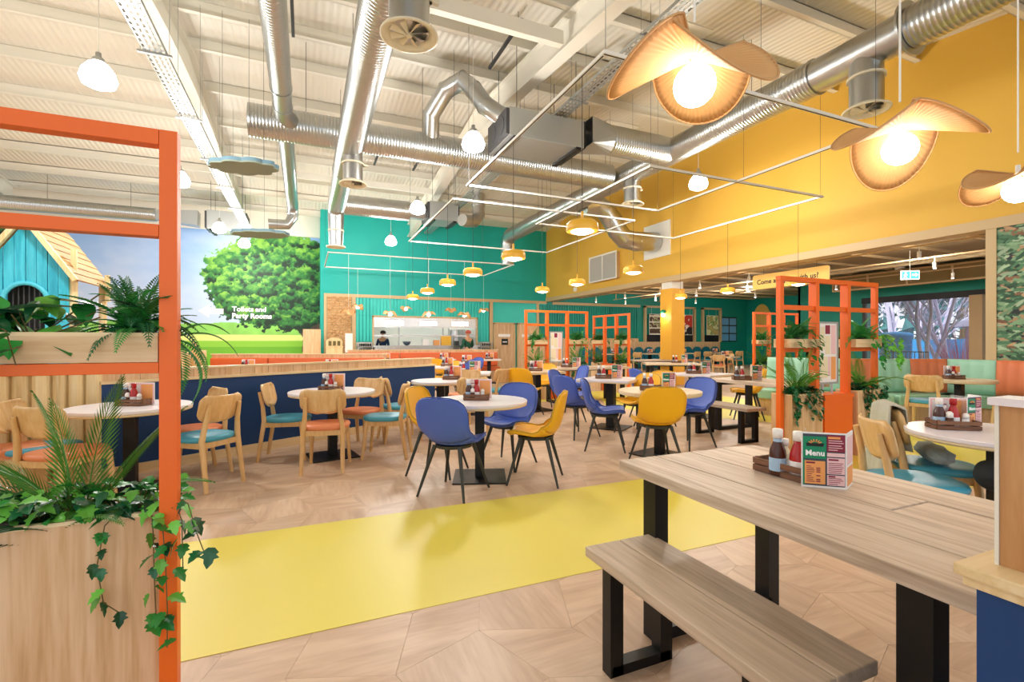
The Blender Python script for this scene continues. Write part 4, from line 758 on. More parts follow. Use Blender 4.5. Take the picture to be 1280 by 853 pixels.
for i, (x, c, l, s) in enumerate(((4.9, 'peach', 'orange food box on the hatch shelf', .22), (4.45, 'paper', 'white stacked bags on the hatch worktop', .25), (5.3, 'dome', 'yellow crate of bread rolls on the hatch worktop', .4), (3.7, 'slate', 'dark bowl on the hatch worktop', .2), (5.75, 'darkgrey', 'dark till screen on the hatch worktop', .18))):
    if c == 'slate': b = MB().lathe([(.05, 0), (.12, .05), (.17, .16), (.16, .16), (.11, .06), (0, .02)], 18)
    else: b = MB().box((0, 0, s*.45), (s, .2, s*.9)); b.box((0, 0, s*.9+.01), (s*.9, .18, .02))
    tag(b.build(['food_box', 'paper_bag', 'bread_crate', 'mixing_bowl', 'till_screen'][i], M[c], None, (x, VB-.1, 1.14)), l, ['box', 'bag', 'crate', 'bowl', 'screen'][i])
t = thing('steel_tank', 'tall stainless urn inside the kitchen', 'urn', (6.0, VB+.95, .5)); MB().tube([(0, 0, 0), (0, 0, 1.3)], .3, 24).build('body', M['chrome'], t); MB().tube([(.35, .3, 0), (.35, .3, 1.32)], .22, 20).build('body', M['chrome'], t)
# toilet doors
for i, x in enumerate((7.49, 8.6)):
    t = struct(MB().b2(x, x+.88, VB-.07, VB-.03, 0, 2.05).build('door_%d' % (i+1), M['oak']), 'oak toilet door'); b = MB(); b.b2(x-.07, x, VB-.09, VB-.01, 0, 2.1); b.b2(x+.88, x+.95, VB-.09, VB-.01, 0, 2.1); b.b2(x-.07, x+.95, VB-.09, VB-.01, 2.05, 2.12); b.build('door_frame', M['beige'], t)
    MB().b2(x+.3, x+.6, VB-.085, VB-.07, 1.15, 1.42).build('sign', M['blackp'], t); MB().b2(x+.15, x+.7, VB-.09, VB-.07, 1.5, 1.62).build('push_plate', M['paper'], t); MB().b2(x+.35, x+.55, VB-.088, VB-.0851, 1.26, 1.3).build('pictogram', M['whiteink'], t)
# drinks sign stand and wooden house by the split wood wall
t = thing('sanitiser_stand', 'slim white stand in front of the split wood wall', 'stand', (1.45, 18.6, 0)); MB().b2(-.13, .13, -.02, .02, .9, 1.6).build('panel', M['paper'], t); MB().tube([(0, 0, 0), (0, 0, .95)], .02, 8).build('pole', M['white'], t); MB().b2(-.16, .16, -.14, .14, 0, .02).build('base_plate', M['white'], t)
t = thing('wooden_pigeonholes', 'small arched wooden box of pigeonholes by the split wood wall', 'shelf', (.95, 18.7, .9)); b = MB(); b.b2(-.28, .28, -.1, .1, -.9, .18); b.b2(-.3, .3, -.12, .12, .18, .22)
b.build('cabinet', M['pine'], t); b = MB(); b.prism([(-.28, .22), (.28, .22), (.28, .4)]+[(.28*math.cos(a), .4+.14*math.sin(a)) for a in [k*PI/8 for k in range(1, 8)]]+[(-.28, .4)], -.1, .1, Matrix.Rotation(R(90), 4, 'X')); b.build('arched_top', M['pine'], t)
for k in range(3): MB().b2(-.2+k*.15, -.1+k*.15, -.115, -.1, .25, .42).build('pigeonhole', M['stem'], t)
# ---------------------------------------------------------------- chairs
def shell_chair(mat, nm):
    t = thing('shell_chair', '', 'chair')
    # centre line of the shell: x (front), z, half width
    prof = [(.235, .44, .17), (.225, .462, .20), (.17, .470, .218), (.08, .462, .228), (-.02, .452, .228), (-.10, .452, .222), (-.165, .475, .222), (-.205, .53, .228), (-.228, .60, .234), (-.246, .68, .238), (-.260, .745, .234), (-.270, .795, .214), (-.276, .83, .175), (-.279, .848, .11), (-.280, .854, .012)]
    def surf(i0, i1):
        n = (i1-i0)*2
        def fn(a, c):
            q = i0+a*(i1-i0); i = min(int(q), len(prof)-2); f = q-i; x, z, w = [prof[i][k]*(1-f)+prof[i+1][k]*f for k in range(3)]
            s = c*2-1; y = s*w; k = min(1, max(0, (q-3)/5)); up = .035*s*s*(1-k)*1.0; fw = .055*s*s*k*(w/.234)**2
            mid = max(0, 1-abs(q-6)/2.2); return (x+fw+.05*s*s*mid, y, z+up+.05*abs(s)**3*mid)
        return fn, n
    f1, n1 = surf(0, 6); f2, n2 = surf(6, 14)
    MB().grid(f1, n1, 12, True, -.028).build('seat', mat, t); MB().grid(f2, n2, 12, True, -.028).build('backrest', mat, t)
    edge = [f1(i/12, 0) for i in range(13)]+[f2(i/16, 0) for i in range(1, 17)]+[f2(1-i/16, 1) for i in range(17)]+[f1(1-i/12, 1) for i in range(1, 13)]+[f1(0, 1-i/6) for i in range(1, 7)]
    b = MB(); b.tube(edge, .007, 5); b.build('piping', plain(nm+'_piping', (0.035, 0.08, 0.33, 1) if nm == 'blue' else (.6, .36, .02, 1), .5), t)
    MB().prism([(.17*math.cos(a), .16*math.sin(a)) for a in [k*PI/8 for k in range(16)]], .405, .43).build('under_plate', M['legdark'], t)
    for sx, sy in ((1, 1), (1, -1), (-1, 1), (-1, -1)): MB().tube([(sx*.12, sy*.12, .425), (sx*.235, sy*.225, 0)], [.019, .010], 10).build('leg', M['legdark'], t)
    return t
BC = Proto(shell_chair(M['blue'], 'blue')); YC = Proto(shell_chair(M['yellow'], 'yellow'))
def wood_chair(smat):
    t = thing('wooden_chair', '', 'chair')
    # rear legs run up as stiles behind the curved back panel
    for s in (-1, 1):
        MB().tube([(-.27, s*.195, 0), (-.205, s*.185, .44), (-.225, s*.165, .60), (-.262, s*.155, .76)], [.019, .026, .022, .017], 8).build('rear_leg', M['chairwood'], t)
        MB().tube([(.215, s*.20, 0), (.17, s*.175, .43)], [.016, .026], 8).build('front_leg', M['chairwood'], t)
    def bk(a, c):
        s = c*2-1; h = .60+.235*a; wid = .215*(1-.0*a); e = 1
        if a < .35: e = math.sqrt(max(0, 1-((.35-a)/.35)**2*.85))
        if a > .8: e = math.sqrt(max(0, 1-((a-.8)/.2)**2*.45))
        y = s*wid*e; return (-.215-.055*a+.05*s*s, y, h)
    MB().grid(bk, 14, 12, True, -.014).build('backrest', M['chairwood'], t)
    seat = [(.235*math.copysign(abs(math.cos(a))**.75, math.cos(a)), .225*math.copysign(abs(math.sin(a))**.75, math.sin(a))) for a in [k*PI/18 for k in range(36)]]
    b = MB(); rings = [(.95, .425), (1.0, .435), (1.02, .452), (.98, .470), (.8, .476), (.4, .474), (.05, .470)]
    vs = []; 
    for f, z in rings: vs += [(x*f, y*f, z) for x, y in seat]
    fs = [(i*36+k, i*36+(k+1) % 36, (i+1)*36+(k+1) % 36, (i+1)*36+k) for i in range(6) for k in range(36)]; b.add(vs, fs, True); b.add(vs[:36], [tuple(range(36))[::-1]]); b.add(vs[-36:], [tuple(range(36))], True); b.build('seat', smat, t)
    b = MB(); b.b2(-.20, .17, -.19, -.168, .375, .425); b.b2(-.20, .17, .168, .19, .375, .425); b.b2(.155, .178, -.18, .18, .375, .425); b.b2(-.215, -.192, -.18, .18, .375, .425); b.build('apron', M['chairwood'], t)
    return t
WBL = Proto(wood_chair(M['skyblue'])); WCO = Proto(wood_chair(M['coral']))
# ---------------------------------------------------------------- tables
def disc_top(b, r, z0, z1, n=48): b.lathe([(r-.006, z0), (r, z0+.006), (r, z1-.004), (r-.005, z1), (0, z1)], n, smooth=False); return b.lathe([(0, z0), (r-.006, z0)], n)
def pedestal(t, z, w=.09, base=.5):
    MB().b2(-w/2, w/2, -w/2, w/2, .012, z).build('column', M['black'], t); MB().b2(-base/2, base/2, -base/2, base/2, 0, .014).build('base_plate', M['black'], t, bevel=.002); MB().b2(-.2, .2, -.03, .03, z-.02, z).build('top_bracket', M['black'], t)
def round_table(r, mat, x, y, rz, label, group='round pedestal tables'):
    t = thing('round_table', label, 'table', (x, y, 0), rz, group); b = MB(); disc_top(b, r, .722, .75); b.build('tabletop', mat, t); b = MB(); b.lathe([(r-.02, .70), (r-.004, .706), (r-.003, .7215), (0, .7215)], 48); b.build('edge', M['plybirch'], t); pedestal(t, .70); return t
def square_table(s, mat, x, y, rz, label):
    t = thing('square_table', label, 'table', (x, y, 0), rz, 'square pedestal tables'); MB().b2(-s/2, s/2, -s/2, s/2, .722, .75).build('tabletop', mat, t, bevel=.004); MB().b2(-s/2+.004, s/2-.004, -s/2+.004, s/2-.004, .705, .722).build('edge', M['plybirch'], t); pedestal(t, .71, .12); return t
topoak = wood('pale_table_oak', ['#D6B991', '#E3CBA8', '#EDD9BC'], (1, 9, 9), .4, .03)
def picnic(x, y, rz, label, L_=1.32, w=.84, n=4, bench=True):
    """planked table, long side along local Y"""
    t = thing('picnic_table', label, 'table', (x, y, 0), rz, 'picnic tables with black steel legs'); pw = w/n
    for k in range(n):
        cut = .35 if k == 2 else 0
        if cut: MB().b2(-w/2+k*pw+.0035, -w/2+(k+1)*pw-.0035, -L_/2, -L_/2+.42, .715, .757).build('plank', M['greyply'], t, bevel=.004); MB().b2(-w/2+k*pw+.0035, -w/2+(k+1)*pw-.0035, -L_/2+.424, L_/2, .715, .76).build('plank', M['greyply'], t, bevel=.004)
        else: MB().b2(-w/2+k*pw+.0035, -w/2+(k+1)*pw-.0035, -L_/2, L_/2, .715, .76).build('plank', M['greyply'], t, bevel=.004)
    for s in (-1, 1):
        yy = s*(L_/2-.16); b = MB(); 
        for e in (-1, 1): b.b2(e*(w/2-.085)-.035, e*(w/2-.085)+.035, yy-.04, yy+.04, 0, .714)
        b.b2(-w/2+.10, w/2-.10, yy-.04, yy+.04, .0, .05); b.b2(-w/2+.10, w/2-.10, yy-.04, yy+.04, .67, .714); b.build('leg_frame', M['black'], t)
    MB().b2(-.03, .03, -L_/2+.2, L_/2-.2, .675, .713).build('cross_bar', M['black'], t); return t
def bench(x, y, rz, label, L_=.95, w=.345, wide=.07):
    t = thing('picnic_bench', label, 'bench', (x, y, 0), rz, 'planked picnic benches')
    for s in (-1, 1): MB().b2(min(0, s*w/2)+.002, max(0, s*w/2)-.002, -L_/2, L_/2, .42, .46).build('plank', M['benchwood'], t, bevel=.005)
    for s in (-1, 1):
        yy = s*(L_/2-.13); b = MB(); [b.b2(e*(w/2-.05)-.03, e*(w/2-.05)+.03, yy-.028, yy+.028, 0, .419) for e in (-1, 1)]; b.b2(-w/2+.03, w/2-.03, yy-.028, yy+.028, 0, .04); b.b2(-w/2+.03, w/2-.03, yy-.028, yy+.028, .39, .419); b.build('leg_frame', M['black'], t)
    return t
# ---------------------------------------------------------------- table-top things
def caddy():
    t = thing('condiment_crate', '', 'crate'); w, d = .24, .13
    for s in (-1, 1):
        for z in (.0, .03): MB().b2(-w/2, w/2, s*d/2-.004, s*d/2+.004, z+.004, z+.028).build('slat', M['cratewood'], t)
        for z in (.0, .03): MB().b2(s*w/2-.004, s*w/2+.004, -d/2+.005, d/2-.005, z+.004, z+.028).build('slat', M['cratewood'], t)
    MB().b2(-w/2+.004, w/2-.004, -d/2+.004, d/2-.004, 0, .006).build('floor_board', M['cratewood'], t); b = MB(); [b.b2(sx*(w/2-.012)-.007, sx*(w/2-.012)+.007, sy*(d/2-.012)-.007, sy*(d/2-.012)+.007, .006, .062) for sx in (-1, 1) for sy in (-1, 1)]; b.build('corner_post', M['cratewood'], t); return t
def bottle(body, cap, lab, h=.19, r=.032, nm='sauce_bottle'):
    t = thing(nm, '', 'bottle'); MB().lathe([(0, 0), (r*.95, 0), (r, .008), (r, h*.42), (r*.92, h*.55), (r*.5, h*.74), (r*.45, h*.82), (0, h*.82)], 20).build('body', M[body], t); MB().lathe([(0, h*.80), (r*.62, h*.80), (r*.62, h*.985), (r*.55, h), (0, h)], 18).build('cap', M[cap], t)
    MB().lathe([(r*1.01, h*.1), (r*1.012, h*.38)], 20).build('label_band', M[lab], t, fix=False)
    if lab == 'labelblue': MB().lathe([(r*.56, h*.68), (r*.5, h*.79)], 18).build('neck_label', M[lab], t, fix=False)
    return t
def shaker(body, cap, h=.1, r=.022, nm='salt_shaker'):
    t = thing(nm, '', 'shaker'); MB().lathe([(0, 0), (r, 0), (r, h*.3), (r*.8, h*.65), (0, h*.66)], 16).build('body', M[body], t); MB().lathe([(0, h*.64), (r*.85, h*.64), (r*.8, h*.9), (r*.4, h), (0, h)], 16).build('cap', M[cap], t); return t
def menu_print(t, w, h, y, full=True):
    """flat printed face in the local XZ plane at y (facing -Y)"""
    def pan(name, x0, x1, z0, z1, mat, k=1): 
        return MB().b2(x0*w-w/2, x1*w-w/2, y-.0006*k-.0004, y-.0006*k, z0*h+.004, z1*h+.004).build(name, M[mat], t)
    pan('backing_print', .03, .97, .02, .98, 'slate', 1); pan('green_block', .03, .55, .52, .93, 'green', 2); pan('green_block', .03, .09, .03, .5, 'green', 2); pan('title_block', .57, .97, .66, .97, 'maroon', 2); pan('offer_panel', .07, .53, .05, .48, 'peach', 3)
    pan('text_panel', .57, .96, .57, .64, 'pink', 3); pan('text_panel', .57, .96, .25, .55, 'pink', 3); pan('text_panel', .57, .96, .04, .23, 'pink', 3)
    b = MB(); rr = random.Random(5)
    for z0, z1, mm in ((.27, .48, 1), (.06, .17, 1)):
        z = z0
        while z < z1: b.b2(.6*w-w/2, (.6+rr.uniform(.2, .33))*w-w/2, y-.0029, y-.0025, z*h+.004, (z+.012)*h+.004); z += .035
    z = .09
    while z < .4: b.b2(.11*w-w/2, (.11+rr.uniform(.1, .2))*w-w/2, y-.0029, y-.0025, z*h+.004, (z+.012)*h+.004); b.b2(.33*w-w/2, .42*w-w/2, y-.0029, y-.0025, z*h+.004, (z+.02)*h+.004) if rr.random() < .5 else 0; z += .035
    b.build('text_line', M['maroon'], t); b = MB(); [b.b2(x0*w-w/2, x1*w-w/2, y-.0035, y-.0031, z*h+.004, (z+.03)*h+.004) for x0, x1, z in ((.1, .3, .43), (.6, .82, .5), (.6, .75, .19))]; b.build('heading', M['maroon'], t)
    b = MB(); [b.b2(.6*w-w/2, (.6+q)*w-w/2, y-.0035, y-.0031, z*h+.004, (z+.014)*h+.004) for q, z in ((.3, .86), (.33, .82), (.28, .77), (.31, .73), (.2, .69))]; b.build('text_line', M['pink'], t); MB().b2(.59*w-w/2, .86*w-w/2, y-.0035, y-.0031, .9*h+.004, .94*h+.004).build('heading', M['peach'], t)
    if full:
        text('Menu', .029*w/.15, M['whiteink'], (-.42*w, y-.003, .60*h), (R(90), 0, R(0)), t, bold=.0008); b = MB()
        b.prism([(-.028, -.006), (.028, -.006), (.03, .006), (-.03, .006)], 0, .0006, Matrix.Translation((-.2*w, y-.003, .80*h)) @ Matrix.Rotation(R(90), 4, 'X')); b.build('logo_banner', M['blackp'], t)
        b = MB(); [b.tube([(-.2*w+.024*math.cos(a), y-.004, .815*h+.018*math.sin(a)), (-.2*w+.013*math.cos(a), y-.004, .815*h+.008*math.sin(a))], .0022, 5) for a in [PI*k/7 for k in range(1, 7)]]; b.build('logo_burst', M['peach'], t)
def menu_stand(full=True):
    t = thing('menu_holder', '', 'menu'); w, h = .15, .205
    b = MB(); b.b2(-w/2, w/2, -.001, .002, 0, h+.006); b.build('clear_panel', M['paper'], t); menu_print(t, w, h, -.001, full)
    # right-hand leaf folded back
    o = MB().b2(0, .11, -.001, .001, 0, h+.006).build('folded_leaf', M['paper'], t, (w/2, 0, 0), (0, 0, R(62))); b = MB(); b.b2(.008, .10, -.0022, -.0012, .09, h-.01); b.build('side_print', M['pink'], o); b = MB(); b.b2(.008, .10, -.0022, -.0012, .01, .08); b.build('side_print', M['peach'], o)
    o2 = MB().b2(0, .11, -.001, .001, 0, h+.006).build('folded_leaf', M['acrylic'], t, (-w/2+.02, 0.003, 0), (0, 0, R(80)))
    return t
CAD = Proto(caddy()); KET = Proto(bottle('red', 'red', 'paper')); KETW = Proto(bottle('red', 'capw', 'paper')); BRO = Proto(bottle('brown', 'capw', 'labelblue')); MAY = Proto(bottle('sauce', 'capw', 'paper', .14, .026)); SAL = Proto(shaker('paper', 'capw')); VIN = Proto(shaker('brown', 'capw', .11, .024, 'vinegar_shaker')); MEN = Proto(menu_stand()); 
def card_stand():
    t = thing('menu_card', '', 'menu'); MB().b2(-.12, .12, -.002, .002, 0, .185).build('card', M['pink'], t); MB().b2(-.126, .126, .0025, .005, 0, .191).build('clear_panel', M['paper'], t); MB().b2(.01, .11, -.003, -.0021, .03, .175).build('photo_print', M['peach'], t); MB().b2(-.11, .0, -.003, -.0021, .03, .175).build('photo_print', M['paper'], t)
    b = MB(); [b.b2(-.09, -.03, -.0036, -.0031, .05+k*.016, .055+k*.016) for k in range(7)]; b.build('text_line', M['maroon'], t); return t
CARD = Proto(card_stand())
def loc_(x, y, a, dx, dy): return x+dx*math.cos(a)-dy*math.sin(a), y+dx*math.sin(a)+dy*math.cos(a)
def setting(x, y, z, a, where, style=0, full=True):
    """condiments and menu on a table; a is the direction of local +X (to the right seen from the hall's front)"""
    p = lambda dx, dy: loc_(x, y, a, dx, dy)
    if style == 0:      # crate with bottles before a card
        CAD(*p(0, 0), a, 'dark slatted crate on '+where, 'condiment crates', z); zz = z+.006
        CARD(*p(.02, .045), a, 'pink menu card on '+where, 'menu cards', zz)
        BRO(*p(-.075, 0), a, 'brown sauce bottle on '+where, 'brown sauce bottles', zz); KET(*p(.0, -.005), a, 'red ketchup bottle on '+where, 'ketchup bottles', zz)
        if full: SAL(*p(.06, -.02), a, 'white salt shaker on '+where, 'salt shakers', zz); VIN(*p(-.035, -.03), a, 'small dark vinegar shaker on '+where, 'vinegar shakers', zz); MAY(*p(-.04, .02), a, 'cream mayonnaise bottle on '+where, 'mayonnaise bottles', zz)
    else:
        q = p(-.1, .02); CAD(*q, a+R(-12), 'dark slatted crate on '+where, 'condiment crates', z); zz = z+.006; q2 = lambda dx, dy: loc_(q[0], q[1], a+R(-12), dx, dy)
        BRO(*q2(-.07, -.01), a, 'brown sauce bottle on '+where, 'brown sauce bottles', zz); KETW(*q2(.0, -.02), a, 'white-capped ketchup bottle on '+where, 'ketchup bottles', zz)
        if full: MAY(*q2(-.02, .03), a, 'cream mayonnaise bottle on '+where, 'mayonnaise bottles', zz)
        MEN(*p(.08, -.06), a+R(6), 'green and maroon standing menu on '+where, 'standing menus', z)
CY = R(-23.2)   # screen-right direction seen from the photographer
# ---- near round tables
g1 = 'wooden chairs by the navy partition'; g2 = 'shell chairs in the middle of the hall'
round_table(.46, M['laminate'], -1.42, 5.22, 0, 'round white table behind the orange planter frame')
setting(-1.40, 5.24, .75, CY, 'the round white table behind the orange frame')
WBL(-.87, 5.17, R(140), 'wooden chair with sky blue seat and its back to us, right beside the orange post', g1)
WCO(-1.02, 5.62, R(210), 'wooden chair with coral seat against the navy partition, behind the orange post', g1)
WCO(-1.72, 4.85, R(62), 'wooden chair with coral seat directly behind the palm fronds', g1); WBL(-1.98, 5.12, R(-5), 'wooden chair with blue seat at the far left of the table behind the palm', g1)
round_table(.47, M['laminate'], .28, 5.89, R(10), 'round white table in the middle of the navy partition'); setting(.26, 5.86, .75, CY, 'the round white table at the navy partition')
WBL(-.18, 6.02, R(-12), 'wooden chair with sky blue seat seen from its side, left of the partition table', g1); WCO(.2, 5.36, R(78), 'wooden chair with coral seat and its back squarely to us at the partition table', g1); WCO(.62, 6.28, R(232), 'wooden chair with coral seat facing us, backed by the navy partition', g1); WBL(.84, 5.66, R(160), 'wooden chair with sky blue seat, right of the partition table', g1)
round_table(.46, M['laminate'], 1.55, 4.41, R(-20), 'round white table with blue and yellow shell chairs, nearest the yellow path'); setting(1.52, 4.42, .75, CY, 'the round white table with shell chairs')
BC(1.19, 4.06, R(44), 'cobalt blue shell chair with its back to us, nearest the yellow path', g2); YC(1.22, 4.74, R(-40), 'yellow shell chair half hidden behind the nearest blue one', g2); BC(1.98, 4.74, R(216), 'cobalt blue shell chair facing us behind the nearest round table', g2); YC(2.0, 4.1, R(146), 'yellow shell chair seen from its side at the nearest round table', g2)
round_table(.465, topoak, 3.77, 4.45, R(15), 'round pale oak table with shell chairs in the middle'); setting(3.75, 4.42, .75, CY, 'the round oak table with shell chairs', 1)
YC(3.45, 4.13, R(68), 'yellow shell chair with its back squarely to us at the round oak table', g2); BC(4.42, 4.68, R(185), 'cobalt blue shell chair seen from its side, right of the round oak table', g2); BC(3.38, 4.98, R(-35), 'cobalt blue shell chair turned right, left of the round oak table', g2); YC(4.35, 5.6, R(190), 'yellow shell chair facing left just behind the round oak table', g2)
square_table(.8, M['laminate'], 4.28, 6.15, R(35), 'square white table behind the round oak table'); setting(4.25, 6.12, .75, CY, 'the square white table behind the round oak one', 1)
BC(3.45, 5.78, R(10), 'cobalt blue shell chair with rounded back, left of the square white table', g2); BC(3.85, 6.72, R(-50), 'cobalt blue shell chair behind the square white table', g2)
square_table(.8, topoak, 4.05, 8.25, R(5), 'square oak table before the first orange frame'); setting(4.0, 8.2, .75, CY, 'the square oak table before the orange frame', 0, False)
YC(3.58, 7.72, R(35), 'mustard shell chair with its back to us left of the square oak table', g2); YC(4.45, 8.75, R(230), 'pale yellow shell chair facing us behind the square oak table', g2); BC(4.65, 7.95, R(172), 'cobalt blue shell chair right of the square oak table', g2)
square_table(.75, M['laminate'], 2.75, 8.35, R(-23), 'square white table before the booths'); setting(2.72, 8.3, .75, CY, 'the square white table before the booths', 1, False)
WBL(3.1, 7.95, R(110), 'wooden chair with its back to us before the square white table', g1); 
round_table(.42, M['laminate'], 1.8, 6.85, 0, 'round white table at the right end of the navy partition'); setting(1.98, 6.9, .75, CY, 'the round white table at the end of the partition', 0, False)
WBL(1.18, 6.52, R(5), 'wooden chair with blue seat facing right, left of the table at the partition end', g1); WCO(2.05, 6.25, R(85), 'wooden chair with its back to us at the table at the partition end', g1); WCO(2.35, 7.5, R(230), 'wooden chair behind the table at the partition end', g1)
square_table(.8, M['laminate'], 6.39, 6.47, R(15), 'square white table turned cornerwise beside the picnic table'); setting(6.3, 6.4, .75, CY, 'the square white table beside the picnic table', 1, False)
YC(6.9, 5.95, R(140), 'yellow shell chair behind the far picnic table', g2); BC(5.35, 6.6, R(-10), 'cobalt blue shell chair left of the cornerwise white table', g2); YC(4.95, 5.95, R(200), 'yellow shell chair right of the square white table', g2)
picnic(5.95, 4.85, 0, 'weathered picnic table beside the tall orange frame', 1.35, .8); bench(5.28, 4.9, 0, 'weathered bench at the picnic table by the tall orange frame', 1.0); setting(5.85, 5.0, .76, CY, 'the picnic table by the tall orange frame', 1, False)
picnic(5.6, 9.0, R(90), 'pale planked table in the middle distance before the orange frames', 1.8, .8); setting(5.2, 8.9, .76, CY, 'the planked table in the middle distance', 1, False)
picnic(8.6, 9.7, R(60), 'pale planked table in front of the yellow column', 1.4, .8); setting(8.8, 9.6, .76, CY, 'the planked table in front of the yellow column', 1, False)
picnic(9.6, 11.6, R(90), 'pale planked table beside the yellow column', 1.2, .7)
# far shell chairs and tables
for x, y, a, f, l in ((3.3, 9.6, -60, BC, 'dark blue shell chair far back left of the first orange frame'), (2.3, 9.9, 20, YC, 'yellow shell chair far back before the booth benches'), (3.0, 10.9, 200, YC, 'yellow shell chair facing the camera far back by the kitchen'), (2.5, 11.2, -30, BC, 'blue shell chair far back by the kitchen'), (3.7, 11.4, 210, BC, 'blue shell chair beside the far yellow one'), (1.9, 8.6, 40, YC, 'yellow shell chair just past the end of the navy partition'), (3.4, 12.6, 30, YC, 'small yellow shell chair in the furthest row'), (4.3, 12.9, 200, BC, 'small blue shell chair in the furthest row')): f(x, y, R(a), l, g2)
round_table(.42, M['laminate'], 2.9, 10.5, 0, 'round white table far back by the booth bench'); setting(2.9, 10.5, .75, CY, 'the far round table by the booth bench', 0, False)
round_table(.42, M['laminate'], 3.9, 12.2, 0, 'round white table furthest back before the kitchen'); setting(3.9, 12.2, .75, CY, 'the furthest round table before the kitchen', 0, False)
for i, (x, y) in enumerate(((-1.1, 11.0), (.45, 10.4), (2.2, 14.9), (3.9, 14.5), (5.3, 14.2))):
    w_ = ('the left booth table', 'the right booth table', 'the kitchen-side booth table, left', 'the kitchen-side booth table, middle', 'the kitchen-side booth table, right')[i]
    square_table(.75, M['laminate'], x, y, R(-20), 'white booth table, '+w_.replace('the ', '')); setting(x, y, .75, CY, w_, 0, False)
for i, (x, y) in enumerate(((12.6, 17.9), (14.6, 17.9), (16.6, 17.9), (18.6, 17.9))): 
    w_ = ('first', 'second', 'third', 'fourth')[i]+' oak table along the teal bench'; square_table(.75, topoak, x, y, 0, w_+', counted from the column'); setting(x, y, .75, CY, 'the '+w_, 0, False); WCO(x-.1, y-.75, R(95), 'small wooden chair at the '+w_, 'far wooden chairs'); WBL(x+.55, y-.8, R(80), 'small wooden chair with blue seat at the '+w_, 'far wooden chairs')
square_table(.8, topoak, 14.2, 13.2, R(20), 'oak table in the open side room'); setting(14.2, 13.2, .75, CY, 'the oak table in the open side room', 0, False); WCO(13.6, 12.9, R(40), 'wooden chair in the open side room, front one', 'far wooden chairs'); WCO(14.8, 13.7, R(200), 'wooden chair in the open side room, rear one', 'far wooden chairs')
# right booth
round_table(.42, topoak, 9.0, 3.98, 0, 'round oak table at the striped booth'); setting(8.93, 4.02, .75, CY, 'the round oak table at the striped booth')
WBL(8.3, 4.05, R(15), 'wooden chair with sky blue seat at the striped booth table', g1); WCO(8.85, 3.3, R(100), 'wooden chair with coral seat right of the striped booth table', g1)
# right round table next to the near picnic table
cw = lambda x, y: (x*.9191+y*.3939, -x*.3939+y*.9191)
px_, py_ = cw(3.02, 2.98); round_table(.46, M['laminate'], px_, py_, 0, 'round white table at the right behind the near picnic table'); sx_, sy_ = cw(2.86, 3.12); setting(sx_, sy_, .75, CY+R(-12), 'the round white table at the right')
MEN(*cw(3.0, 3.12), CY+R(20), 'pink and white menu turned edge-on beside the crate on the right round table', 'standing menus', .75)
a1 = math.atan2(-.25, .97)+CY; WBL(*cw(2.50, 2.98), a1, 'wooden chair with blue seat and its back to us, behind the near picnic table', g1)
a2 = math.atan2(-.45, .9)+CY; w2 = cw(2.95, 3.36); WBL(*w2, a2, 'wooden chair with a grey coat hung over it, at the right round table', g1)
# ---- near picnic table, bench, menu
picnic(1.785, 1.215, 0, 'weathered grey-oak picnic table in the foreground', 1.33, .87); bench(1.245, 1.265, 0, 'weathered two-plank bench in front of the picnic table', .93)
CAD(1.85, 1.385, R(90), 'dark slatted condiment crate behind the large menu on the foreground picnic table', 'condiment crates', .76)
BRO(1.80, 1.40, R(-30), 'large brown sauce bottle with pale blue label on the foreground picnic table', 'brown sauce bottles', .766); KETW(1.822, 1.325, R(-30), 'large white-capped ketchup bottle on the foreground picnic table', 'ketchup bottles', .766); MAY(1.868, 1.42, 0, 'cream bottle behind the sauces on the foreground picnic table', 'mayonnaise bottles', .766)
MEN(1.812, 1.215, R(-40), 'large standing menu reading Menu on the foreground picnic table', 'standing menus', .76)
# ---------------------------------------------------------------- leaves
def leaf_mesh(name, outline, mat, fold=.12, curl=.15, ribs=0):
    """leaf lying along +X from the stalk at the origin, halves folded up along the midrib"""
    n = len(outline); vs = []; fs = []
    mx = max(x for x, y in outline)
    z = lambda x, y: abs(y)*fold-curl*(x/mx)**2*mx
    top = [(x, y, z(x, y)) for x, y in outline]; bot = [(x, -y, z(x, y)) for x, y in outline]; mid = [(x, 0, -curl*(x/mx)**2*mx) for x, y in outline]
    for i in range(n-1):
        b = len(vs); vs += [mid[i], mid[i+1], top[i+1], top[i]]; fs.append((b, b+1, b+2, b+3)); b = len(vs); vs += [mid[i+1], mid[i], bot[i], bot[i+1]]; fs.append((b, b+1, b+2, b+3))
    me = bpy.data.meshes.new(name); me.from_pydata(vs, [], fs); me.materials.append(mat); return me
ivy_o = [(-.012, 0), (-.018, .012), (0, .03), (.008, .022), (.02, .036), (.026, .018), (.04, .016), (.062, 0)]
heart = [(0, 0), (-.02, .018), (-.014, .04), (.012, .054), (.045, .05), (.08, .034), (.11, .014), (.13, 0)]
IV = [leaf_mesh('leaf', [(x*k, y*k) for x, y in ivy_o], m_, .2, .2) for k in (.8, 1.05) for m_ in (M['leafdark'], M['leaf'], M['leaflight'])]
HT = [leaf_mesh('leaf', [(x*k, y*k) for x, y in heart], m_, .18, .25) for k in (.62, .85) for m_ in (M['leafdark'], M['leaf'], M['leaflight'])]
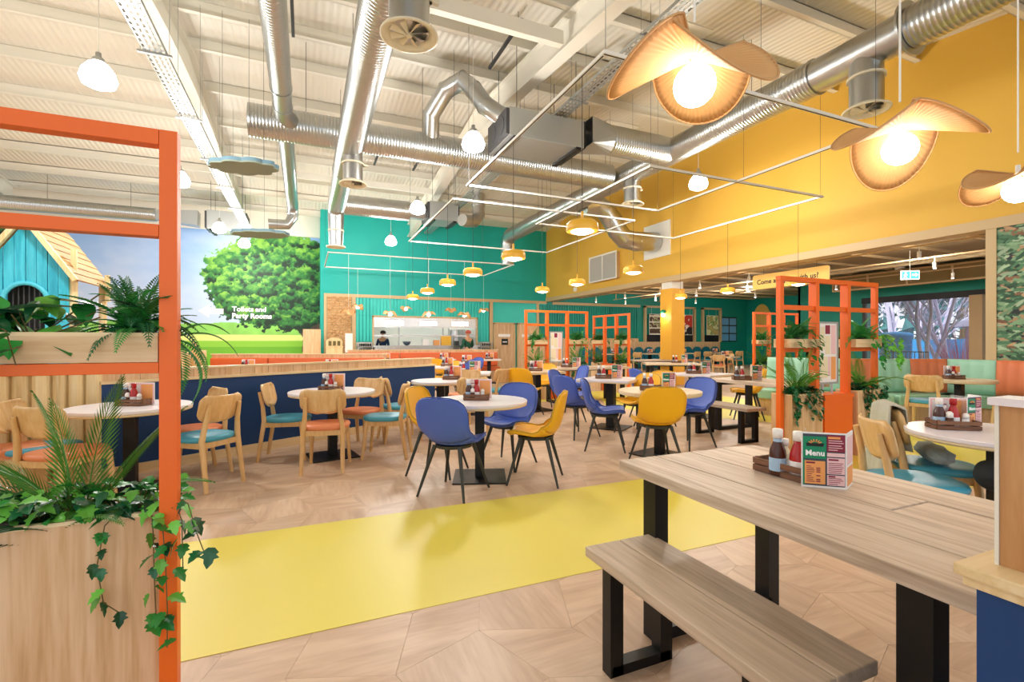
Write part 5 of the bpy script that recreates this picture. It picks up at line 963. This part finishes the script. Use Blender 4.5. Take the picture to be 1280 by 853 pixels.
def frond_mesh(L_, n, ll, droop, mat, wide=.012, ang=55, up=1.0):
    """arching frond: rachis with paired leaflets, along +X"""
    b = MB(); pts = []
    for i in range(n+1): s = i/n; pts.append(Vector((L_*(s-.18*s*s*droop), 0, L_*(up*.55*s-droop*.62*s*s))))
    b.tube(pts, [.0035*(1-.8*i/n)+.0006 for i in range(n+1)], 4)
    for i in range(2, n+1):
        s = i/n; p = pts[i]; t = (pts[i]-pts[i-1]).normalized(); l = ll*math.sin(PI*min(.97, .18+.82*s))**.6*(1.05-.35*s)
        for sd in (-1, 1):
            a = R(ang-18*s); d = t*math.cos(a)+Vector((0, sd, 0))*math.sin(a)+Vector((0, 0, -.12)); q = p+d*l; w = t*wide*.5; m = p+d*l*.5+Vector((0, 0, .004))
            b.add([p-w*.4, m-w, q, m+w], [(0, 1, 2, 3)])
    return b.mesh('frond', mat, fix=False)
FERN = [frond_mesh(.30, 22, .05, dr, m_, .011, 70) for dr, m_ in ((.7, M['leaf']), (1.15, M['leaf']), (1.4, M['leafdark']))]
PALM = [frond_mesh(.60, 28, .16, dr, m_, .017, 38, u_) for dr, m_, u_ in ((.5, M['palm'], 1.5), (.9, M['palm'], 1.3), (1.1, M['leafdark'], 1.1))]
rr = random.Random(11)
def aim(name, me, parent, p, az, pitch, sc=1, roll=0):
    o = put(name, me, parent, p, (0, 0, 0), (sc, sc, sc)); o.rotation_euler = (Matrix.Rotation(az, 3, 'Z') @ Matrix.Rotation(-pitch, 3, 'Y') @ Matrix.Rotation(roll, 3, 'X')).to_euler(); return o
def planter(x, y, rz, L_, d, h, label, mat='oak', grp='oak planters under the orange frames', z=0):
    t = thing('planter_box', label, 'planter', (x, y, z), rz, grp)
    for a in ((0, L_, 0, .018), (0, L_, d-.018, d), (0, .018, .019, d-.019), (L_-.018, L_, .019, d-.019)): MB().b2(*a, 0, h-.012).build('side_panel', M[mat], t)
    b = MB(); b.b2(0, L_, 0, .02, h-.012, h); b.b2(0, L_, d-.02, d, h-.012, h); b.b2(0, .02, .02, d-.02, h-.012, h); b.b2(L_-.02, L_, .02, d-.02, h-.012, h); b.build('rim', M['birchcap'], t); MB().b2(.02, L_-.02, .02, d-.02, h-.08, h-.04).build('soil', M['soil'], t); return t
def orange_frame(x, y, rz, bays, bl, label, shelf=None, post=(.055, .055), inner=(.055, .09), zt=2.02):
    t = thing('orange_divider', label, 'room divider', (x, y, 0), rz, 'orange frame dividers'); 
    for k in range(bays+1): s = post if k in (0, bays) else inner; MB().b2(k*bl-s[0]/2, k*bl+s[0]/2, -s[1]/2, s[1]/2, 0, zt-.05).build('post', M['orange'], t, bevel=.003)
    MB().b2(-.03, bays*bl+.03, -.03, .03, zt-.05, zt).build('top_rail', M['orange'], t, bevel=.003); MB().b2(-.0, bays*bl, -.025, .025, 1.66, 1.71).build('rail', M['orange'], t)
    for k in (shelf if shelf is not None else range(bays)): MB().b2(k*bl+.02, (k+1)*bl-.02, -.025, .025, 1.20, 1.245).build('shelf_rail', M['orange'], t)
    return t
def vine(t, pts, step=.035, sc=1, meshes=IV, name='leaf', jitter=.02):
    b = MB(); b.tube(pts, .0018, 5); b.build('stem', M['stem'], t); P_ = [Vector(p) for p in pts]; acc = 0
    for a, c in zip(P_, P_[1:]):
        L_ = (c-a).length; k = 0
        while acc < L_:
            p = a+(c-a)*(acc/L_)+Vector((rr.uniform(-1, 1), rr.uniform(-1, 0), rr.uniform(-1, 1)))*jitter; aim(name, rr.choice(meshes), t, p, rr.uniform(R(180), R(360)), rr.uniform(-1.2, -.1), sc*rr.uniform(.75, 1.15), rr.uniform(-.5, .5)); acc += step*rr.uniform(.8, 1.3)
        acc -= L_
# ---- the near frame at the left
t = thing('orange_divider', 'large orange steel frame in the left foreground', 'room divider', (-.415, 1.915, 0), 0, 'orange frame dividers')
MB().b2(-.025, .025, -.025, .025, 0, 2.01).build('post', M['orange'], t, bevel=.002); MB().b2(-2.4, -.026, -.025, .025, 1.96, 2.01).build('top_rail', M['orange'], t, bevel=.002); MB().b2(-2.4, -.026, -.025, .025, 1.66, 1.70).build('rail', M['orange'], t, bevel=.002)
MB().b2(-2.4, -.026, -.025, .025, 1.215, 1.25).build('shelf_rail', M['orange'], t, bevel=.002); MB().b2(-2.45, -2.4, -.025, .025, 0, 2.01).build('post', M['orange'], t)
planter(-2.5, 1.945, 0, 2.05, .27, .75, 'large oak planter box filling the lower left corner'); planter(-2.5, 1.90, 0, 2.055, .22, .095, 'oak trough resting on the shelf rail of the large orange frame', 'oakh', 'oak troughs on shelf rails', 1.252)
def pot(t, r=.07, h=.1, z=0): MB().lathe([(0, z), (r*.75, z), (r, z+h), (r*.9, z+h), (r*.85, z+h-.02), (0, z+h-.02)], 16).build('pot', M['blackp'], t)
t = thing('palm_plant', 'spiky green palm rising from the large planter at the left', 'plant', (-.72, 2.08, .60)); pot(t)
for az, pi_, sc, k in ((-12, .75, .86, 0), (-30, 1.15, .9, 0), (8, .5, .8, 1), (160, .6, .95, 1), (185, .45, .9, 1), (205, .75, .85, 2), (170, .95, .8, 1), (230, .6, .75, 2), (150, .3, .8, 2), (195, .9, .95, 1), (-45, .5, .65, 1), (140, 1.2, .75, 0), (215, .3, .8, 2), (178, .1, .85, 2), (165, .75, .9, 2), (190, 1.2, .8, 0)): aim('frond', PALM[k], t, (rr.uniform(-.03, .03), rr.uniform(-.03, .03), .05), R(az), pi_-.35, sc)
def ivy_clump(x, y, z, n, sx, sy, label, vines=(), sc=1.0):
    t = thing('ivy_plant', label, 'plant', (x, y, z), 0, 'trailing ivy plants'); pot(t, .06, .06, -.06)
    for k in range(n):
        p = (rr.uniform(-sx, sx), rr.uniform(-sy, sy), .02+rr.random()*.085*(1-.5*rr.random())); aim('leaf', rr.choice(IV), t, p, rr.uniform(R(180), R(420)), rr.uniform(-.9, .4), sc*rr.uniform(.8, 1.2), rr.uniform(-.6, .6))
    b = MB(); [b.tube([(0, 0, 0), (rr.uniform(-sx, sx)*.8, rr.uniform(-sy, sy)*.8, .07)], .002, 4) for _ in range(10)]; b.build('stem', M['stem'], t)
    for v in vines: vine(t, v, .036, sc)
    return t
x0, y0, z0 = -.53, 2.05, .73
ivy_clump(x0, y0, z0, 85, .12, .12, 'dark ivy spilling over the planter corner and round the orange post', [[(-.02, -.06, .05), (-.06, -.13, .0), (-.075, -.145, -.12), (-.06, -.14, -.24), (-.02, -.14, -.28)], [(.06, -.08, .06), (.10, -.17, .02), (.115, -.19, -.12), (.12, -.19, -.28), (.118, -.185, -.40)], [(.1, -.05, .06), (.17, -.16, .05), (.2, -.17, -.06), (.225, -.17, -.14)], [(.05, -.08, .04), (.07, -.14, -.04), (.075, -.145, -.2), (.08, -.145, -.33)], [(.12, -.1, .05), (.155, -.17, .0), (.16, -.18, -.16)]], .72)
ivy_clump(-.80, 2.05, .735, 120, .17, .11, 'dark ivy at the foot of the palm in the lower left planter', (), .8)
ivy_clump(-1.25, 2.05, .73, 40, .25, .11, 'dark ivy at the far left end of the large planter', (), 1.0)
t = thing('trailing_pothos', 'broad-leaved glossy pothos spilling from the left of the shelf trough', 'plant', (-.80, 2.0, 1.27)); pot(t, .06, .06)
for k in range(70):
    a = rr.uniform(0, 6.28); r0 = rr.uniform(.02, .2); p = (-.06+r0*math.cos(a)*1.25, r0*math.sin(a)*.5, .03+rr.uniform(0, .17)*(1-r0)); dn = rr.random() < .7; aim('leaf', rr.choice(HT), t, p, rr.uniform(R(200), R(330)) if dn else rr.uniform(R(20), R(160)), rr.uniform(-1.1, -.35) if dn else rr.uniform(.5, 1.1), rr.uniform(.6, .95), rr.uniform(-.6, .6))
b = MB(); [b.tube([(0, 0, .05), (rr.uniform(-.3, .3), rr.uniform(-.1, .1), rr.uniform(.08, .22))], .0025, 5) for _ in range(14)]; b.build('stem', M['stem'], t)
vine(t, [(-.1, -.08, .1), (-.14, -.15, .06), (-.1, -.16, -.06), (-.06, -.15, -.1)], .08, .9, HT); vine(t, [(-.2, -.08, .1), (-.25, -.16, .02), (-.27, -.16, -.12), (-.24, -.15, -.22), (-.17, -.15, -.17)], .075, .85, HT)
vine(t, [(-.06, -.08, .1), (-.0, -.14, .08), (.03, -.16, -.02)], .07, 1.0, HT)
big = leaf_mesh('leaf', [(x*1.15, y*1.2) for x, y in heart], plain('silvery_leaf', '#5E9C7C', .22, var=.2), .12, .1)
for p, az, pi_ in (((.0, -.05, .15), 10, .15), ((-.06, -.02, .14), 30, -.1), ((.08, .0, .18), -10, -.1)): aim('leaf', big, t, p, R(az), pi_)
def fern(x, y, z, label, n=26, sc=1, grp='ferns on the shelf troughs'):
    t = thing('fern', label, 'plant', (x, y, z), 0, grp); pot(t, .075*min(sc, 1), .07)
    for k in range(n): aim('frond', FERN[k % 3], t, (rr.uniform(-.03, .03), rr.uniform(-.03, .03), .06), k*2.4+rr.uniform(-.3, .3), rr.uniform(-.2, 1.25), sc*rr.uniform(.7, 1.05))
    return t
fern(-.53, 2.0, 1.285, 'bushy green fern in the shelf trough beside the orange post', 52, .86)
fern(-1.3, 2.0, 1.275, 'green fern at the far left end of the shelf trough', 20)
t = thing('hanging_fern', 'thin fern fronds drooping behind the orange post', 'plant', (-.445, 2.07, 1.28)); pot(t, .03, .05)
for az, pi_, s_ in ((10, -.1, .9), (-20, -.7, .8), (30, .3, .8), (-60, -1.0, .9), (0, -1.1, 1.0)): aim('frond', FERN[1], t, (0, 0, .05), R(az), pi_, s_)
# ---- simple mixed plants for the frames further back
def joined_plant(kind, n, seed, sx=.2, sy=.09, sc=1.0):
    q = random.Random(seed); b = MB(); src = {'fern': FERN, 'palm': PALM, 'ivy': IV}[kind]
    for k in range(n):
        me = src[k % len(src)]; 
        if kind == 'ivy': p = Vector((q.uniform(-sx, sx), q.uniform(-sy, sy), q.uniform(.0, .09))); a, e = q.uniform(0, 6.28), q.uniform(-.6, .6)
        else: p = Vector((q.uniform(-sx, sx)*.5, q.uniform(-sy, sy)*.3, .02)); a, e = k*2.4, q.uniform(-.2, 1.0)-(.2 if kind == 'palm' else 0)
        m = Matrix.Translation(p) @ Matrix.Rotation(a, 4, 'Z') @ Matrix.Rotation(-e, 4, 'Y') @ Matrix.Scale(sc*q.uniform(.7, 1.1), 4)
        b.add([m @ v.co for v in me.vertices], [tuple(f.vertices) for f in me.polygons])
    return b
fmesh = {}
def plant(kind, x, y, z, label, n, seed, mat, sx=.2, sc=1.0, hang=0):
    key = (kind, n, seed % 3, sx, sc, hang)
    if key not in fmesh:
        b = joined_plant(kind, n, seed % 3, sx, .09, sc)
        if hang:
            q = random.Random(seed)
            for h in range(hang):
                hx = q.uniform(-sx, sx); L_ = q.uniform(.15, .42); 
                for k in range(int(L_/.025)):
                    me = IV[k % len(IV)]; m = Matrix.Translation((hx+q.uniform(-.03, .03), -.13+q.uniform(-.03, .01), .05-k*.025)) @ Matrix.Rotation(q.uniform(3.5, 6), 4, 'Z') @ Matrix.Rotation(q.uniform(.2, 1.2), 4, 'Y') @ Matrix.Scale(q.uniform(.6, 1)*sc, 4); b.add([m @ v.co for v in me.vertices], [tuple(f.vertices) for f in me.polygons])
        fmesh[key] = b.mesh('foliage', mat, fix=False)
    t = thing({'fern': 'fern', 'palm': 'palm_plant', 'ivy': 'ivy_plant'}[kind], label, 'plant', (x, y, z), 0, 'plants on the orange frames'); f = put('foliage', fmesh[key], t); f['kind'] = 'stuff'; MB().tube([(0, 0, -.05), (0, 0, .03)], .05, 10).build('pot', M['blackp'], t)
def green_frame(x, y, rz, bl, desc, short, which=(0, 2), board=True, seed=0):
    f = orange_frame(x, y, rz, 3, bl, desc, which); W_ = lambda a, c: (x+a*math.cos(rz)-c*math.sin(rz), y+a*math.sin(rz)+c*math.cos(rz))
    names = {0: 'left', 1: 'middle', 2: 'right'}
    for k in which:
        px, py = W_(k*bl+.03, -.12); planter(px, py, rz, bl-.06, .25, .75, 'oak planter box in the %s bay of %s' % (names[k], short)); px, py = W_(k*bl+.03, -.1); planter(px, py, rz, bl-.06, .2, .095, 'small oak trough on the %s shelf of %s' % (names[k], short), 'oakh', 'oak troughs on shelf rails', 1.247)
        cx, cy = W_((k+.5)*bl, 0); plant('fern', cx, cy, 1.33, 'fern in the %s trough of %s' % (names[k], short), 46, seed+k, M['leaf'], .24, 1.05, 3); plant('palm', cx, cy, .74, 'palm in the %s planter of %s' % (names[k], short), 16, seed+k, M['palm'], .16, .85); plant('ivy', cx, cy, .74, 'ivy trailing from the %s planter of %s' % (names[k], short), 150, seed+k, M['leafdark'], .26, 1.0, 9)
    if 1 not in which:
        px, py = W_(bl+.03, -.1); t = thing('orange_cabinet', 'low orange box between the planters of %s' % short, 'cabinet', (px, py, 0), rz, 'low orange boxes'); MB().b2(0, bl-.06, 0, .22, 0, .68).build('box', M['orange'], t); MB().b2(-.01, bl-.05, -.01, .23, .68, .72).build('lid', M['orange'], t)
        if board:
            px, py = W_(1.5*bl-.02, .02); t = thing('menu_board', 'silver-framed menu board on a stand in %s' % short, 'menu board', (px, py, .72), rz, 'framed menu boards'); w = .30
            MB().b2(-w/2, w/2, -.012, .0, .13, .80).build('sheet', M['paper'], t); b = MB(); b.b2(-w/2-.02, -w/2, -.02, .01, .11, .82); b.b2(w/2, w/2+.02, -.02, .01, .11, .82); b.b2(-w/2, w/2, -.02, .01, .80, .82); b.b2(-w/2, w/2, -.02, .01, .11, .13); b.build('frame', M['galvdull'], t); b = MB(); b.tube([(-.08, 0, 0), (-.08, 0, .11)], .012, 8); b.tube([(.08, 0, 0), (.08, 0, .11)], .012, 8); b.build('stand', M['galvdull'], t)
            for (a0, a1, c0, c1, m_) in ((-.05, .03, .68, .78, 'maroon'), (-.13, -.06, .5, .76, 'sauce'), (-.05, .03, .45, .66, 'sauce'), (.05, .13, .45, .78, 'pink'), (-.13, -.01, .18, .42, 'sauce'), (.05, .13, .16, .42, 'peach'), (0, .04, .2, .42, 'pink')): MB().b2(a0, a1, -.0145, -.0125, c0, c1).build('printed_panel', M[m_], t)
    return f
green_frame(4.69, 3.62, 0, .545, 'tall orange frame divider behind the picnic table, nearest of those at the right', 'the tall right-hand orange frame', seed=0)
green_frame(4.54, 9.8, 0, .53, 'orange frame divider before the toilet doors', 'the orange frame before the toilet doors', seed=1)
green_frame(7.37, 11.4, R(-86), .48, 'orange frame divider between the toilet doors and the yellow column', 'the orange frame near the yellow column', board=False, seed=2)
green_frame(9.94, 8.36, 0, .5, 'small orange frame divider under the yellow hanging sign', 'the orange frame under the sign', board=False, seed=3)
plant('ivy', 6.55, 3.7, 1.3, 'variegated trailing plant at the right end of the tall orange frame', 60, 2, M['leaflight'], .2, 1.1, 5)
# ---- counter end at the lower right
t = struct(bpy.data.objects.new('half_wall', None), 'navy half wall end with pale cap and oak screen in the right foreground'); C.objects.link(t)
MB().b2(1.155, 2.3, -1, .485, 0, .86).build('cladding', M['navy'], t); MB().b2(1.14, 2.3, -1, .50, .86, .879).build('lower_cap', M['birchcap'], t, bevel=.003); MB().b2(1.13, 2.3, -1, .51, .879, .90).build('upper_cap', M['birchcap'], t, bevel=.003)
MB().b2(1.195, 1.245, -1, .468, .90, 1.20).build('screen_panel', M['divider'], t); MB().b2(1.192, 1.25, .4685, .4745, .90, 1.20).build('edge_strip', M['steelwhite'], t); MB().b2(1.18, 1.26, -1, .48, 1.20, 1.214).build('white_cap', M['laminate'], t)
plant('ivy', 9.2, 2.75, 1.02, 'leafy plant at the right edge behind the booth table', 60, 1, M['leaflight'], .2, 1.3)
planter(8.95, 2.62, 0, .5, .26, 1.0, 'tall oak planter at the right edge by the booth')
# ---- coat, bag, jacket on the right chairs
ang = a2; ex = Vector((math.cos(ang), math.sin(ang), 0)); ey = Vector((-math.sin(ang), math.cos(ang), 0)); w3 = Vector((w2[0], w2[1], 0))
def coat(a, c):
    s = (c-.5); d = a; 
    if d < .42: q = d/.42; x = -.30+.02*math.sin(9*s); z = .30+.56*q; x -= .05*(1-q)
    elif d < .58: q = (d-.42)/.16; x = -.30+.09*q; z = .86+.02*math.sin(PI*q)
    else: q = (d-.58)/.42; x = -.19+.02*q+.015*math.sin(11*s+2); z = .86-.30*q
    y = s*(.36+.06*math.sin(d*5))+.015*math.sin(17*d); x += .012*math.sin(22*s+d*6); p = w3+ex*x+ey*y; return (p.x, p.y, z)
tag(MB().grid(coat, 22, 16, True, .008).build('coat', M['cloth'], None, fix=False), 'pale grey coat draped over the back of a wooden chair', 'coat')
def bag(a, c):
    th = 2*PI*c; q = a*2-1; r = .07*math.sqrt(max(0, 1-q**6))*(1-.22*abs(math.sin(3.5*th+q*2.2))**.6*(.35+.65*abs(q))+.05*math.sin(9*q+th)); p = w3+ex*(.0+r*math.cos(th)*1.2)+ey*(q*.24); return (p.x, p.y, .54+r*math.sin(th)*.85)
tag(MB().grid(bag, 34, 40).build('folded_jacket', M['denim'], None, fix=False), 'grey-blue folded jacket lying on the seat under the coat', 'jacket')
cx_, cy_ = cw(2.78, 2.74)
def blob(a, c):
    th = 2*PI*c; q = a*2-1; r = .11*math.sqrt(max(0, 1-q*q))*(1+.05*math.sin(2*th+q*3)+.015*math.sin(9*q+4*th)); return (cx_+q*.14, cy_+r*math.cos(th), .55+r*math.sin(th)*.8)
tag(MB().grid(blob, 26, 30).build('black_jacket', M['darkcloth'], None, fix=False), 'bundled black jacket on the blue seat at the edge of the right screen', 'jacket')
tag(MB().tube([cw(3.28, 2.72)+(.753,), cw(3.33, 2.76)+(.753,)], .003, 6).build('spectacles', M['blackp']), 'thin dark spectacles on the right round table', 'glasses')
# ---------------------------------------------------------------- people
def skinned(name, verts, edges, radii, mat, parent, sub=1):
    me = bpy.data.meshes.new(name); me.from_pydata(verts, edges, []); o = bpy.data.objects.new(name, me); C.objects.link(o); o.parent = parent; me.materials.append(mat)
    m = o.modifiers.new('skin', 'SKIN'); m.use_smooth_shade = True
    for v, r in zip(me.skin_vertices[0].data, radii): v.radius = (r, r*.8 if isinstance(r, float) else r)
    me.skin_vertices[0].data[0].use_root = True; s_ = o.modifiers.new('sub', 'SUBSURF'); s_.levels = s_.render_levels = sub; return o
def person(x, y, rz, label, top, trousers, hair, cap=None, arm=.0):
    t = thing('person', label, 'person', (x, y, 0), rz)
    V = [(0, 0, .93), (0, 0, 1.15), (0, 0, 1.38), (0, 0, 1.47), (0, .01, 1.54), (0, .015, 1.66), (-.1, 0, .88), (-.11, 0, .50), (-.11, .0, .08), (-.11, .12, .03), (.1, 0, .88), (.11, 0, .50), (.11, 0, .08), (.11, .12, .03), (-.19, 0, 1.38), (-.25, .02, 1.12), (-.22, .22+arm, 1.02), (-.2, .30+arm, 1.02), (.19, 0, 1.38), (.25, .02, 1.12), (.22, .22+arm, 1.02), (.2, .30+arm, 1.02)]
    E_ = [(0, 1), (1, 2), (2, 3), (3, 4), (4, 5), (0, 6), (6, 7), (7, 8), (8, 9), (0, 10), (10, 11), (11, 12), (12, 13), (2, 14), (14, 15), (15, 16), (16, 17), (2, 18), (18, 19), (19, 20), (20, 21)]
    Rr = [.14, .125, .14, .06, .075, .095, .09, .062, .045, .04, .09, .062, .045, .04, .06, .045, .034, .036, .06, .045, .034, .036]
    skinned('body', V, E_, Rr, M['skin'], t)
    sel = [0, 1, 2, 14, 15, 16, 18, 19, 20]; mp = {v: i for i, v in enumerate(sel)}; skinned('top', [V[i] for i in sel], [(mp[a], mp[b_]) for a, b_ in E_ if a in mp and b_ in mp], [Rr[i]+.022 for i in sel], M[top], t)
    sel = [0, 6, 7, 8, 10, 11, 12]; mp = {v: i for i, v in enumerate(sel)}; skinned('trousers', [V[i] for i in sel], [(mp[a], mp[b_]) for a, b_ in E_ if a in mp and b_ in mp], [Rr[i]+.02 for i in sel], M[trousers], t)
    MB().lathe([(.108, -.02), (.115, .03), (.1, .08), (.05, .112), (0, .118)], 18, (0, -.012, 1.64)).build('hair' if not cap else 'cap', M[cap or hair], t)
    for s in (-1, 1): MB().lathe([(0, -.008), (.008, 0), (0, .008)], 8, (s*.034, .105, 1.635)).build('eye', M['blackp'], t)
    MB().lathe([(0, 0), (.014, 0), (0, .04)], 8, (0, .108, 1.60)).build('nose', M['skin'], t); MB().box((0, .1, 1.575), (.045, .01, .008)).build('mouth', M['capred'], t)
    return t
person(2.9, 20.2, R(150), 'kitchen worker in a navy top behind the serving hatch', 'bluecloth', 'darkcloth', 'hair')
person(5.95, 18.35, R(20), 'person in a dark green top walking past the serving hatch', 'greencloth', 'darkcloth', 'hair', 'capred')
# teal seating hint at the far left booth tables, low orange bench by the log wall
t = thing('small_bench', 'small coral cushioned bench against the pine log wall', 'bench', (-2.3, 5.05, 0), an); MB().b2(-.35, .35, -.2, .2, .40, .48).build('cushion', M['coral'], t, bevel=.02); MB().b2(-.33, .33, -.18, .18, 0, .4).build('plinth', M['chairwood'], t)
